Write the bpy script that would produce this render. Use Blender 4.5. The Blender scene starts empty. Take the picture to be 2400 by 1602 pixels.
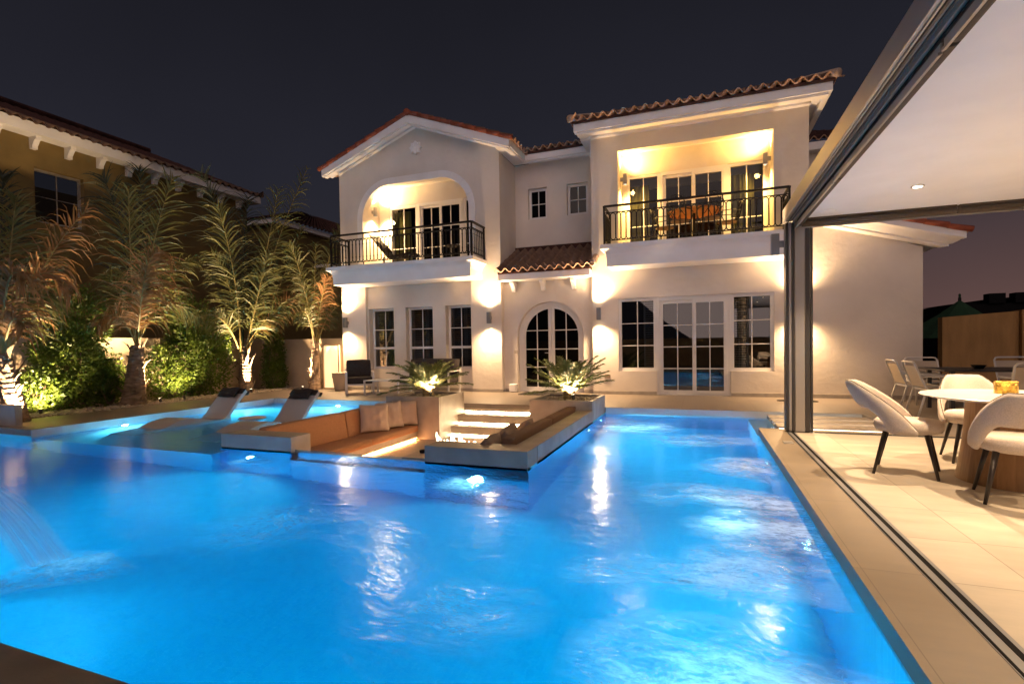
import bpy, bmesh, math, random
from mathutils import Vector, Matrix
R = math.radians
rnd = random.Random(7)
S = bpy.context.scene
COL = S.collection
PI = math.pi

# ------------------------------------------------------------------ camera
F, CX, CY, HC = 1195.417, 1200.0, 836.937, 1.25
YAW, PIT, ROL = R(20.29775), R(-1.3264), R(-0.90102)
_cy, _sy = math.cos(YAW), math.sin(YAW)
FWD = Vector((-_sy*math.cos(PIT), _cy*math.cos(PIT), math.sin(PIT)))
_r = Vector((_cy, _sy, 0)); _u = _r.cross(FWD)
RGT = _r*math.cos(ROL) + _u*math.sin(ROL)
UPV = -_r*math.sin(ROL) + _u*math.cos(ROL)
CAM = Vector((0, 0, HC))
cd = bpy.data.cameras.new('camera'); co = bpy.data.objects.new('camera', cd); COL.objects.link(co)
m = Matrix.Identity(4)
for i in range(3):
    m[i][0] = RGT[i]; m[i][1] = UPV[i]; m[i][2] = -FWD[i]; m[i][3] = CAM[i]
co.matrix_world = m
cd.sensor_width = 36; cd.lens = 36*F/2400; cd.shift_y = (CY-801)/2400; cd.clip_end = 500; cd.clip_start = 0.05
S.camera = co
S.view_settings.view_transform = 'Standard'; S.view_settings.look = 'None'; S.view_settings.exposure = 0; S.view_settings.gamma = 1
def at_x(u, v, x):
    d = FWD + RGT*((u-CX)/F) - UPV*((v-CY)/F)
    return CAM + d*(x/d.x)

# ------------------------------------------------------------------ materials
def nmat(name):
    m = bpy.data.materials.new(name); m.use_nodes = True
    nt = m.node_tree; b = nt.nodes['Principled BSDF']
    return m, nt, b
def N(nt, t, **kw):
    n = nt.nodes.new(t)
    for k, v in kw.items(): setattr(n, k, v)
    return n
def setc(sock, c): sock.default_value = (c[0], c[1], c[2], 1)
def mat(name, c, rough=.6, metal=0, spec=.5, var=0, vscale=3, bump=0, bscale=40, bdetail=4, c2=None, stretch=None, dist=.01):
    m, nt, b = nmat(name)
    setc(b.inputs['Base Color'], c); b.inputs['Roughness'].default_value = rough
    b.inputs['Metallic'].default_value = metal; b.inputs['Specular IOR Level'].default_value = spec
    tc = N(nt, 'ShaderNodeTexCoord'); vec = tc.outputs['Object']
    if stretch:
        mp = N(nt, 'ShaderNodeMapping'); mp.inputs['Scale'].default_value = stretch
        nt.links.new(vec, mp.inputs[0]); vec = mp.outputs[0]
    if var or c2:
        nz = N(nt, 'ShaderNodeTexNoise'); nz.inputs['Scale'].default_value = vscale; nz.inputs['Detail'].default_value = 5
        nt.links.new(vec, nz.inputs['Vector'])
        rp = N(nt, 'ShaderNodeValToRGB'); rp.color_ramp.elements[0].position = .35; rp.color_ramp.elements[1].position = .65
        d = c2 or tuple(x*(1-var) for x in c)
        rp.color_ramp.elements[0].color = (*d, 1); rp.color_ramp.elements[1].color = (*(tuple(min(1, x*(1+var)) for x in c) if not c2 else c), 1)
        nt.links.new(nz.outputs[0], rp.inputs[0]); nt.links.new(rp.outputs[0], b.inputs['Base Color'])
    if bump:
        nb = N(nt, 'ShaderNodeTexNoise'); nb.inputs['Scale'].default_value = bscale; nb.inputs['Detail'].default_value = bdetail
        nt.links.new(vec, nb.inputs['Vector'])
        bp = N(nt, 'ShaderNodeBump'); bp.inputs['Strength'].default_value = bump; bp.inputs['Distance'].default_value = dist
        nt.links.new(nb.outputs[0], bp.inputs['Height']); nt.links.new(bp.outputs[0], b.inputs['Normal'])
    return m
def emat(name, c, s):
    m, nt, b = nmat(name)
    setc(b.inputs['Base Color'], (.8, .8, .8)); setc(b.inputs['Emission Color'], c); b.inputs['Emission Strength'].default_value = s
    return m
def tile_mat(name, c, tw, th, off=(0, 0), rough=.45, joint=.55, var=.12, jw=.006):
    m, nt, b = nmat(name); b.inputs['Roughness'].default_value = rough
    tc = N(nt, 'ShaderNodeTexCoord'); mp = N(nt, 'ShaderNodeMapping'); mp.inputs['Location'].default_value = (off[0], off[1], 0)
    nt.links.new(tc.outputs['Object'], mp.inputs[0])
    br = N(nt, 'ShaderNodeTexBrick'); br.offset = 0; br.inputs['Scale'].default_value = 1
    br.inputs['Brick Width'].default_value = tw; br.inputs['Row Height'].default_value = th
    br.inputs['Mortar Size'].default_value = jw/2; br.inputs['Mortar Smooth'].default_value = .3; br.inputs['Bias'].default_value = 0
    setc(br.inputs['Color1'], c); setc(br.inputs['Color2'], tuple(x*(1-var) for x in c)); setc(br.inputs['Mortar'], tuple(x*joint for x in c))
    nt.links.new(mp.outputs[0], br.inputs['Vector'])
    nz = N(nt, 'ShaderNodeTexNoise'); nz.inputs['Scale'].default_value = 1.6; nz.inputs['Detail'].default_value = 7; nz.inputs['Roughness'].default_value = .62
    ms = N(nt, 'ShaderNodeMapping'); ms.inputs['Scale'].default_value = (1, 3, 1); nt.links.new(tc.outputs['Object'], ms.inputs[0]); nt.links.new(ms.outputs[0], nz.inputs['Vector'])
    mr = N(nt, 'ShaderNodeMapRange'); mr.inputs['From Min'].default_value = .3; mr.inputs['From Max'].default_value = .7; mr.inputs['To Min'].default_value = .82; mr.inputs['To Max'].default_value = 1.08
    nt.links.new(nz.outputs[0], mr.inputs[0])
    mx = N(nt, 'ShaderNodeMix', data_type='RGBA', blend_type='MULTIPLY'); mx.inputs['Factor'].default_value = 1
    nt.links.new(br.outputs[0], mx.inputs['A']); nt.links.new(mr.outputs[0], mx.inputs['B']); nt.links.new(mx.outputs['Result'], b.inputs['Base Color'])
    m2 = N(nt, 'ShaderNodeMapRange'); m2.inputs['To Min'].default_value = rough-.1; m2.inputs['To Max'].default_value = rough+.15
    nt.links.new(nz.outputs[0], m2.inputs[0]); nt.links.new(m2.outputs[0], b.inputs['Roughness'])
    return m

WARM = (1, .63, .31)
M = {}
M['stucco'] = mat('stucco', (.69, .63, .575), .85, spec=.2, var=.06, vscale=1.1, bump=.6, bscale=8, bdetail=10, dist=.012)
M['trim'] = mat('trim', (.82, .80, .81), .7, spec=.25, var=.04, vscale=2, bump=.15, bscale=20)
M['plinth'] = mat('plinth', (.36, .32, .28), .55, var=.12, vscale=6)
M['upvc'] = mat('upvc', (.74, .72, .71), .35)
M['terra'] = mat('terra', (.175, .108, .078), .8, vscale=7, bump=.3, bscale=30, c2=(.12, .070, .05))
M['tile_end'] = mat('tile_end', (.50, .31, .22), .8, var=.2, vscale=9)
M['terra_red'] = mat('terra_red', (.27, .068, .036), .7, var=.3, vscale=5)
M['terra_dark'] = mat('terra_dark', (.055, .020, .016), .85, var=.4, vscale=4)
M['mortar'] = mat('mortar', (.45, .33, .26), .85, var=.2, vscale=14)
M['iron'] = mat('iron', (.010, .009, .009), .5, spec=.3)
M['grey_metal'] = mat('grey_metal', (.20, .20, .21), .38, metal=.3)
M['alu'] = mat('alu', (.36, .34, .33), .36, metal=.55, bump=.05, bscale=80, stretch=(1, 1, .05))
M['dark_alu'] = mat('dark_alu', (.05, .047, .048), .35, metal=.3)
M['brown_fabric'] = mat('brown_fabric', (.075, .057, .046), .7, var=.1, vscale=30)
M['ceiling'] = mat('ceiling', (.84, .87, .93), .8, spec=.2, var=.02)
M['stone'] = mat('stone', (.34, .30, .27), .5, var=.13, vscale=3.5, bump=.1, bscale=60)
M['stone_dark'] = mat('stone_dark', (.24, .20, .17), .5, var=.16, vscale=3, bump=.1, bscale=60)
M['cushion'] = mat('cushion', (.42, .225, .125), .9, spec=.15, var=.1, vscale=60, bump=.25, bscale=160, dist=.003)
M['cushion_dark'] = mat('cushion_dark', (.16, .10, .07), .9, spec=.15, var=.1, vscale=60, bump=.25, bscale=160, dist=.003)
M['pillow'] = mat('pillow', (.50, .39, .33), .85, spec=.2, bump=.5, bscale=7, bdetail=3, dist=.02, var=.06)
M['taupe'] = mat('taupe', (.22, .165, .135), .85, spec=.2, bump=.5, bscale=7, bdetail=3, dist=.02, var=.08)  # taupe cloth with the cushions' backlit shade put into the colour
M['charcoal'] = mat('charcoal', (.035, .029, .03), .9, spec=.2, bump=.25, bscale=90, dist=.003, var=.15, vscale=30)
M['white_metal'] = mat('white_metal', (.62, .60, .60), .4)
M['lounger'] = mat('lounger', (.46, .41, .39), .45, var=.04)
M['boucle'] = mat('boucle', (.56, .48, .42), .95, spec=.15, bump=.5, bscale=220, dist=.004, var=.10, vscale=120)
M['piping'] = mat('piping', (.10, .08, .06), .7)
M['dark_wood'] = mat('dark_wood', (.018, .012, .012), .35)
M['sling'] = mat('sling', (.50, .42, .34), .8, bump=.2, bscale=200, dist=.002)
M['dark_top'] = mat('dark_top', (.03, .028, .028), .35)
M['marble'] = mat('marble', (.72, .68, .62), .25, var=.06, vscale=3, stretch=(1, 5, 1))
M['brass'] = mat('brass', (.55, .33, .06), .3, metal=.85, bump=.9, bscale=45, dist=.02, var=.5, vscale=30)
M['trunk'] = mat('trunk', (.20, .135, .09), .9, var=.4, vscale=6, bump=.8, bscale=14, dist=.04, stretch=(1, 1, 4))
M['rachis'] = mat('rachis', (.26, .21, .07), .6, var=.2, vscale=4)
M['frond'] = mat('frond', (.17, .165, .055), .5, c2=(.095, .11, .035), vscale=5)
M['frond_dry'] = mat('frond_dry', (.38, .20, .085), .7, c2=(.20, .12, .045), vscale=6)
M['frond_shade'] = mat('frond_shade', (.016, .026, .012), .6)  # back fronds: their shade is put into the leaf colour
M['cycad'] = mat('cycad', (.13, .15, .05), .5, c2=(.08, .11, .045), vscale=9)
def leafy(m, k=.4):
    nt = m.node_tree; b = nt.nodes['Principled BSDF']; out = nt.nodes['Material Output']; t = N(nt, 'ShaderNodeBsdfTranslucent'); x = N(nt, 'ShaderNodeMixShader'); x.inputs[0].default_value = k
    c = b.inputs['Base Color']; hs = N(nt, 'ShaderNodeHueSaturation'); hs.inputs['Value'].default_value = 1.5; nt.links.new(c.links[0].from_socket, hs.inputs['Color']); nt.links.new(hs.outputs[0], t.inputs[0])
    nt.links.new(b.outputs[0], x.inputs[1]); nt.links.new(t.outputs[0], x.inputs[2]); nt.links.new(x.outputs[0], out.inputs['Surface']); return m
M['leaf'] = mat('leaf', (.115, .165, .018), .5, c2=(.05, .092, .014), vscale=5)
for k_ in ('frond', 'frond_dry', 'cycad', 'leaf'): leafy(M[k_])
M['edge_tile'] = mat('edge_tile', (.50, .50, .52), .4, var=.08)
M['screen'] = mat('screen', (.26, .17, .10), .6)
M['soil'] = mat('soil', (.06, .045, .035), .95, var=.4, vscale=30)
M['pebble'] = mat('pebble', (.44, .38, .31), .7, c2=(.26, .21, .16), vscale=25)
M['yellow_wall'] = mat('yellow_wall', (.19, .13, .045), .85, var=.10, vscale=2, bump=.3, bscale=25)
M['garden_wall'] = mat('garden_wall', (.48, .37, .26), .85, var=.08, vscale=2, bump=.3, bscale=18)
M['gold_wall'] = mat('gold_wall', (.36, .20, .07), .8, var=.14, vscale=2.5, stretch=(2, 2, .5), bump=.2, bscale=20)
M['olive_wall'] = mat('olive_wall', (.16, .16, .05), .85)
M['tent'] = mat('tent', (.012, .05, .02), .8, var=.2)
M['black'] = mat('black', (.006, .006, .007), .8, spec=.1)
M['dark_room'] = mat('dark_room', (.015, .014, .013), .9)  # darkness of the unlit rooms put into the colour
M['curtain'] = mat('curtain', (.42, .38, .13), .9)
M['blind'] = mat('blind', (.26, .27, .30), .6)
M['orange_top'] = mat('orange_top', (.50, .17, .03), .5, var=.15)
M['doormat'] = mat('doormat', (.03, .026, .024), 1)
M['pot'] = mat('pot', (.42, .34, .26), .8, bump=.3, bscale=30)
M['sockets'] = mat('sockets', (.30, .22, .15), .5)
M['ground'] = mat('ground', (.10, .085, .07), .95, var=.3, vscale=2)
M['terrace'] = tile_mat('terrace', (.235, .195, .165), 1.3, 1.3, off=(.35, .45))
M['pergola_floor'] = tile_mat('pergola_floor', (.52, .45, .36), 1.30, .665, off=(-.27, .12), joint=.55, jw=.009, var=.16)
M['coping'] = tile_mat('coping', (.225, .175, .125), 1.32, 1.32, off=(.5, .70), joint=.6)
M['riser'] = tile_mat('riser', (.45, .39, .32), 1.3, 1.3, joint=.6)
M['led'] = emat('led', (1, .72, .40), 85)
M['led_line'] = emat('led_line', (1, .80, .55), 6)
M['led_soft'] = emat('led_soft', (1, .43, .14), 170)
M['lens'] = emat('lens', (1, .80, .52), 18)
M['lens_cool'] = emat('lens_cool', (.75, .88, 1), 30)
M['panel_glow'] = emat('panel_glow', (1, .64, .28), 1.0)
M['flame'] = emat('flame', (1, .78, .52), 9)

# wood staves for the table base: stripes round the axis
def wood_staves():
    m, nt, b = nmat('wood_staves'); b.inputs['Roughness'].default_value = .5
    tc = N(nt, 'ShaderNodeTexCoord'); sp = N(nt, 'ShaderNodeSeparateXYZ'); nt.links.new(tc.outputs['Object'], sp.inputs[0])
    a = N(nt, 'ShaderNodeMath', operation='ARCTAN2'); nt.links.new(sp.outputs[1], a.inputs[0]); nt.links.new(sp.outputs[0], a.inputs[1])
    k = N(nt, 'ShaderNodeMath', operation='MULTIPLY'); k.inputs[1].default_value = 22/(2*PI); nt.links.new(a.outputs[0], k.inputs[0])
    fl = N(nt, 'ShaderNodeMath', operation='FLOOR'); nt.links.new(k.outputs[0], fl.inputs[0])
    wn = N(nt, 'ShaderNodeTexWhiteNoise', noise_dimensions='1D'); nt.links.new(fl.outputs[0], wn.inputs['W'])
    nz = N(nt, 'ShaderNodeTexNoise'); nz.inputs['Scale'].default_value = 14; nz.inputs['Detail'].default_value = 6
    mp = N(nt, 'ShaderNodeMapping'); mp.inputs['Scale'].default_value = (3, 3, .25); nt.links.new(tc.outputs['Object'], mp.inputs[0]); nt.links.new(mp.outputs[0], nz.inputs['Vector'])
    ad = N(nt, 'ShaderNodeMath', operation='ADD'); nt.links.new(wn.outputs[0], ad.inputs[0]); nt.links.new(nz.outputs[0], ad.inputs[1])
    rp = N(nt, 'ShaderNodeValToRGB'); rp.color_ramp.elements[0].position = .3; rp.color_ramp.elements[1].position = 1.3 if False else 1.0
    rp.color_ramp.elements[0].color = (.17, .085, .035, 1); rp.color_ramp.elements[1].color = (.42, .24, .11, 1)
    hf = N(nt, 'ShaderNodeMath', operation='MULTIPLY'); hf.inputs[1].default_value = .6; nt.links.new(ad.outputs[0], hf.inputs[0])
    nt.links.new(hf.outputs[0], rp.inputs[0]); nt.links.new(rp.outputs[0], b.inputs['Base Color'])
    return m
M['staves'] = wood_staves()

def glass_mat(name, refl=.10, tint=(.85, .87, .87)):
    m, nt, b = nmat(name); nt.nodes.remove(b); out = nt.nodes['Material Output']
    t = N(nt, 'ShaderNodeBsdfTransparent'); setc(t.inputs[0], tint)
    g = N(nt, 'ShaderNodeBsdfGlossy'); g.inputs['Roughness'].default_value = .01
    lw = N(nt, 'ShaderNodeLayerWeight'); lw.inputs[0].default_value = .3
    mr = N(nt, 'ShaderNodeMapRange'); mr.inputs['To Min'].default_value = refl; mr.inputs['To Max'].default_value = .9
    nt.links.new(lw.outputs['Fresnel'], mr.inputs[0])
    mx = N(nt, 'ShaderNodeMixShader'); nt.links.new(mr.outputs[0], mx.inputs[0]); nt.links.new(t.outputs[0], mx.inputs[1]); nt.links.new(g.outputs[0], mx.inputs[2])
    nt.links.new(mx.outputs[0], out.inputs['Surface'])
    return m
M['glass'] = glass_mat('glass', .015, (.40, .42, .42)); M['mirror_glass'] = glass_mat('mirror_glass', .13, (.38, .40, .40))
M['clear_glass'] = glass_mat('clear_glass', .06, (.82, .93, .93))

# ------------------------------------------------------------------ mesh builder
class MB:
    def __init__(s): s.v = []; s.f = []
    def add(s, vs, fs):
        o = len(s.v); s.v += [Vector(v) for v in vs]; s.f += [tuple(i+o for i in f) for f in fs]; return s
    def box(s, x0, x1, y0, y1, z0, z1, mtx=None):
        vs = [Vector((x, y, z)) for z in (z0, z1) for y in (y0, y1) for x in (x0, x1)]
        if mtx: vs = [mtx @ v for v in vs]
        return s.add(vs, [(0, 2, 3, 1), (4, 5, 7, 6), (0, 1, 5, 4), (2, 6, 7, 3), (0, 4, 6, 2), (1, 3, 7, 5)])
    def bar(s, a, b, w, h=None, up=(0, 0, 1)):
        a, b = Vector(a), Vector(b); h = h or w; d = (b-a).normalized(); u = Vector(up)
        if abs(d.dot(u)) > .98: u = Vector((0, 1, 0))
        x = d.cross(u).normalized(); y = x.cross(d)
        vs = [p + x*(sx*w/2) + y*(sy*h/2) for p in (a, b) for sx, sy in ((-1, -1), (1, -1), (1, 1), (-1, 1))]
        return s.add(vs, [(3, 2, 1, 0), (4, 5, 6, 7), (0, 1, 5, 4), (1, 2, 6, 5), (2, 3, 7, 6), (3, 0, 4, 7)])
    def tube(s, pts, r, n=8, closed=False):
        pts = [Vector(p) for p in pts]; L = len(pts); rs = r if isinstance(r, (list, tuple)) else [r]*L
        vs = []; ref = None
        for i, p in enumerate(pts):
            if closed: d = pts[(i+1) % L]-pts[i-1]
            else: d = pts[min(i+1, L-1)]-pts[max(i-1, 0)]
            d.normalize()
            if ref is None: ref = Vector((0, 0, 1)) if abs(d.z) < .9 else Vector((1, 0, 0))
            x = d.cross(ref)
            if x.length < 1e-4: x = d.orthogonal()
            x.normalize(); y = x.cross(d); ref = y
            vs += [p + x*(rs[i]*math.cos(2*PI*k/n)) + y*(rs[i]*math.sin(2*PI*k/n)) for k in range(n)]
        fs = []
        for i in range(L if closed else L-1):
            j = (i+1) % L
            fs += [(i*n+k, i*n+(k+1) % n, j*n+(k+1) % n, j*n+k) for k in range(n)]
        if not closed: fs += [tuple(range(n-1, -1, -1)), tuple((L-1)*n+k for k in range(n))]
        return s.add(vs, fs)
    def lathe(s, prof, n=32, c=(0, 0, 0), cap=True):
        c = Vector(c); vs = [c + Vector((r*math.cos(2*PI*k/n), r*math.sin(2*PI*k/n), z)) for r, z in prof for k in range(n)]
        fs = [(i*n+k, i*n+(k+1) % n, (i+1)*n+(k+1) % n, (i+1)*n+k) for i in range(len(prof)-1) for k in range(n)]
        if cap: fs += [tuple(range(n-1, -1, -1)), tuple((len(prof)-1)*n+k for k in range(n))]
        return s.add(vs, fs)
    def prism(s, poly, a0, a1, axis='y'):
        def P(p, a): return (p[0], a, p[1]) if axis == 'y' else ((a, p[0], p[1]) if axis == 'x' else (p[0], p[1], a))
        n = len(poly); vs = [P(p, a0) for p in poly]+[P(p, a1) for p in poly]
        return s.add(vs, [tuple(range(n)), tuple(range(2*n-1, n-1, -1))]+[(i, i+n, (i+1) % n+n, (i+1) % n) for i in range(n)])
    def grid(s, fn, nu, nv):
        vs = [fn(i/nu, j/nv) for j in range(nv+1) for i in range(nu+1)]
        return s.add(vs, [(j*(nu+1)+i, j*(nu+1)+i+1, (j+1)*(nu+1)+i+1, (j+1)*(nu+1)+i) for j in range(nv) for i in range(nu)])
    def quad(s, a, b, c, d): return s.add([a, b, c, d], [(0, 1, 2, 3)])
    def wall(s, x0, x1, z0, z1, y0, y1, holes=()):
        "slab in the XZ plane with rectangular openings"
        xs = sorted({x0, x1, *[h[0] for h in holes], *[h[1] for h in holes]}); zs = sorted({z0, z1, *[h[2] for h in holes], *[h[3] for h in holes]})
        xs = [x for x in xs if x0 <= x <= x1]; zs = [z for z in zs if z0 <= z <= z1]
        solid = lambda i, j: 0 <= i < len(xs)-1 and 0 <= j < len(zs)-1 and not any(h[0] < (xs[i]+xs[i+1])/2 < h[1] and h[2] < (zs[j]+zs[j+1])/2 < h[3] for h in holes)
        for i in range(len(xs)-1):
            for j in range(len(zs)-1):
                if not solid(i, j): continue
                a, b, c, d = xs[i], xs[i+1], zs[j], zs[j+1]
                s.quad((a, y0, c), (b, y0, c), (b, y0, d), (a, y0, d)); s.quad((b, y1, c), (a, y1, c), (a, y1, d), (b, y1, d))
                if not solid(i-1, j): s.quad((a, y1, c), (a, y0, c), (a, y0, d), (a, y1, d))
                if not solid(i+1, j): s.quad((b, y0, c), (b, y1, c), (b, y1, d), (b, y0, d))
                if not solid(i, j-1): s.quad((a, y1, c), (b, y1, c), (b, y0, c), (a, y0, c))
                if not solid(i, j+1): s.quad((a, y0, d), (b, y0, d), (b, y1, d), (a, y1, d))
        return s
    def build(s, name, material, parent=None, smooth=False, bevel=0, seg=2, weld=False, subsurf=0):
        o0 = ORG.get(parent.name, Vector()) if parent else Vector()
        me = bpy.data.meshes.new(name); me.from_pydata([v-o0 for v in s.v], [], s.f); me.update()
        if weld or bevel or subsurf:
            bm = bmesh.new(); bm.from_mesh(me); bmesh.ops.remove_doubles(bm, verts=bm.verts, dist=1e-5)
            bmesh.ops.recalc_face_normals(bm, faces=bm.faces); bm.to_mesh(me); bm.free()
        for mm in (material if isinstance(material, (list, tuple)) else [material]): me.materials.append(mm)
        o = bpy.data.objects.new(name, me); COL.objects.link(o)
        if smooth: me.polygons.foreach_set('use_smooth', [True]*len(me.polygons))
        if bevel:
            bv = o.modifiers.new('bevel', 'BEVEL'); bv.width = bevel; bv.segments = seg; bv.limit_method = 'ANGLE'; bv.angle_limit = R(40)
        if subsurf:
            sb = o.modifiers.new('sub', 'SUBSURF'); sb.levels = sb.render_levels = subsurf
        if parent:
            o.parent = parent; ORG[o.name] = o0.copy()
        else: ORG[o.name] = Vector()
        return o
ORG = {}
def tag(o, label=None, cat=None, group=None, kind=None):
    if label: o['label'] = label
    if cat: o['category'] = cat
    if group: o['group'] = group
    if kind: o['kind'] = kind
    return o
def thing(name, label, cat, loc=(0, 0, 0), group=None, kind=None):
    o = bpy.data.objects.new(name, None); COL.objects.link(o); o.location = loc; o.empty_display_size = .1
    ORG[o.name] = Vector(loc)
    return tag(o, label, cat, group, kind)
def copy_tree(o, parent=None):
    c = o.copy(); COL.objects.link(c)
    if parent: c.parent = parent
    for ch in list(o.children): copy_tree(ch, c)
    return c
def place(o, loc, rz=0, label=None):
    o.location = loc; o.rotation_euler = (0, 0, rz)
    if label: o['label'] = label
    return o
def struct(mb, name, material, **kw):
    return tag(mb.build(name, material, **kw), kind='structure')
def aim(o, d): o.rotation_euler = Vector(d).to_track_quat('-Z', 'Y').to_euler()
def spot(loc, d, power, deg=70, blend=.6, color=WARM, radius=.03, parent=None):
    l = bpy.data.lights.new('spot_light', 'SPOT'); l.energy = power; l.spot_size = R(deg); l.spot_blend = blend; l.color = color; l.shadow_soft_size = radius
    o = bpy.data.objects.new('spot_light', l); COL.objects.link(o); o.location = loc; aim(o, d)
    if parent: o.parent = parent; o.location = Vector(loc)-ORG.get(parent.name, Vector())
    return o
def point(loc, power, color=WARM, radius=.05, parent=None):
    l = bpy.data.lights.new('point_light', 'POINT'); l.energy = power; l.color = color; l.shadow_soft_size = radius
    o = bpy.data.objects.new('point_light', l); COL.objects.link(o); o.location = loc
    if parent: o.parent = parent; o.location = Vector(loc)-ORG.get(parent.name, Vector())
    return o

# tuning
FRONT_FILL = .74
POOLP = 240
LAMP = 350
UPL = 1250
DOWN = 500
WATER_C = (.0, .875, .962); WATER_D = 1.5
FOAM_GLARE = [(.50, 6.1, .75, .5, 1.2), (.30, 4.75, 1.0, .55, 1.35), (.62, 3.95, .7, .5, 1.7), (.0, 3.25, .85, .45, 1.15, 8), (.1, 2.15, .8, .5, 1.2), (-1.0, 8.5, .9, .9, .85), (.1, 7.6, .9, .6, .6),
        (-2.15, 4.60, .40, .34, 1.25), (-5.15, 4.80, .34, .22, .9), (-1.15, 2.45, .42, .45, .75), (-3.2, 3.05, .62, .5, .62), (-3.9, 5.0, 1.0, .28, .5), (-3.8, 2.12, .55, .30, 1.1)]  # first two blobs here whiten the water as glare over the bench lamps

# ------------------------------------------------------------------ sky
w = bpy.data.worlds.new('World'); S.world = w; w.use_nodes = True
nt = w.node_tree; bg = nt.nodes['Background']
tc = N(nt, 'ShaderNodeTexCoord'); sp = N(nt, 'ShaderNodeSeparateXYZ'); nt.links.new(tc.outputs['Generated'], sp.inputs[0])
rp = N(nt, 'ShaderNodeValToRGB'); e = rp.color_ramp.elements
e[0].position = 0; e[0].color = (.020, .017, .020, 1); e[1].position = 1; e[1].color = (.0095, .0095, .0135, 1)
for p_, c_ in ((.06, (.024, .021, .026)), (.16, (.025, .024, .032)), (.3, (.020, .020, .029)), (.55, (.0125, .0125, .018))):
    k = e.new(p_); k.color = (*c_, 1)
nt.links.new(sp.outputs[2], rp.inputs[0])
dt = N(nt, 'ShaderNodeVectorMath', operation='DOT_PRODUCT'); dt.inputs[1].default_value = Vector((.62, .78, 0)).normalized()
nt.links.new(tc.outputs['Generated'], dt.inputs[0])
m1 = N(nt, 'ShaderNodeMapRange'); m1.inputs['From Min'].default_value = .72; m1.inputs['From Max'].default_value = 1; nt.links.new(dt.outputs['Value'], m1.inputs[0])
m2 = N(nt, 'ShaderNodeMapRange'); m2.inputs['From Min'].default_value = .0; m2.inputs['From Max'].default_value = .26; m2.inputs['To Min'].default_value = 1; m2.inputs['To Max'].default_value = 0
nt.links.new(sp.outputs[2], m2.inputs[0])
mu = N(nt, 'ShaderNodeMath', operation='MULTIPLY'); nt.links.new(m1.outputs[0], mu.inputs[0]); nt.links.new(m2.outputs[0], mu.inputs[1])
mx = N(nt, 'ShaderNodeMix', data_type='RGBA'); mx.blend_type = 'ADD'; nt.links.new(mu.outputs[0], mx.inputs['Factor'])
nt.links.new(rp.outputs[0], mx.inputs['A']); setc(mx.inputs['B'], (.150, .074, .058))
ns = N(nt, 'ShaderNodeTexNoise'); ns.inputs['Scale'].default_value = 1.7; ns.inputs['Detail'].default_value = 4; nt.links.new(tc.outputs['Generated'], ns.inputs['Vector'])
nr = N(nt, 'ShaderNodeMapRange'); nr.inputs['From Min'].default_value = .3; nr.inputs['From Max'].default_value = .7; nr.inputs['To Min'].default_value = .86; nr.inputs['To Max'].default_value = 1.14; nt.links.new(ns.outputs[0], nr.inputs[0])
mk = N(nt, 'ShaderNodeMix', data_type='RGBA', blend_type='MULTIPLY'); mk.inputs['Factor'].default_value = 1; nt.links.new(mx.outputs['Result'], mk.inputs['A']); nt.links.new(nr.outputs[0], mk.inputs['B'])
nt.links.new(mk.outputs['Result'], bg.inputs[0]); bg.inputs[1].default_value = .9
# soft warm fill added behind the camera to lighten the house front
sl = bpy.data.lights.new('front_fill', 'SUN'); sl.energy = FRONT_FILL; sl.angle = R(60); sl.color = (1, .74, .66)
so = bpy.data.objects.new('front_fill', sl); COL.objects.link(so); aim(so, (-.25, .85, -.42))

# ------------------------------------------------------------------ ground, terrace, pool
WZ = -.12
def zsheet(rects, z, holes=None):
    b = MB()
    for x0, x1, y0, y1 in rects: b.quad((x0, y0, z), (x1, y0, z), (x1, y1, z), (x0, y1, z))
    return b
g = MB(); GZ = -.02
for x0, x1, y0, y1 in ((-200, -12.7, -200, 300), (-12.7, 12, 20, 300), (12, 200, -200, 300), (-12.7, 12, -200, -4)):
    g.quad((x0, y0, GZ), (x1, y0, GZ), (x1, y1, GZ), (x0, y1, GZ))
struct(g, 'ground', M['ground'])
# paved terrace round the pool: slabs with a real thickness over the water
def paving(rects, z1=0, z0=-.10):
    b = MB()
    for x0, x1, y0, y1 in rects: b.box(x0, x1, y0, y1, z0, z1)
    return b
struct(paving([(-10.25, -6.11, 10.10, 20), (-6.11, -4.87, 10.10, 20), (-4.87, -2.95, 10.10, 20), (-2.95, -1.78, 10.1, 20), (-1.78, 12, 10.10, 20)]), 'terrace', M['terrace'])
struct(paving([(-12.0, -10.25, 5.05, 12.99)]), 'path', M['terrace'])
struct(paving([(-12.6, 1.0, -4, 1.27)]), 'pavement', M['stone_dark'])
# planting bed with white pebbles
struct(MB().box(-13.6, -12.0, 5.05, 13, -.2, -.015), 'planting_bed', M['soil'])

# pool shell
PZ = -1.45
basin = MB()
outline = [(-12.6, 1.27), (.78, 1.27), (.78, 8.16), (2.55, 8.16), (2.55, 10.1), (-1.78, 10.1), (-1.78, 5.25), (-6.30, 5.25), (-6.30, 10.1), (-10.25, 10.1), (-10.25, 5.05), (-12.6, 5.05)]
for i, (a, b_) in enumerate(zip(outline, outline[1:]+outline[:1])):
    if a == (-1.78, 5.25): continue
    basin.quad((a[0], a[1], PZ), (b_[0], b_[1], PZ), (b_[0], b_[1], -.10), (a[0], a[1], -.10))
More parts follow.
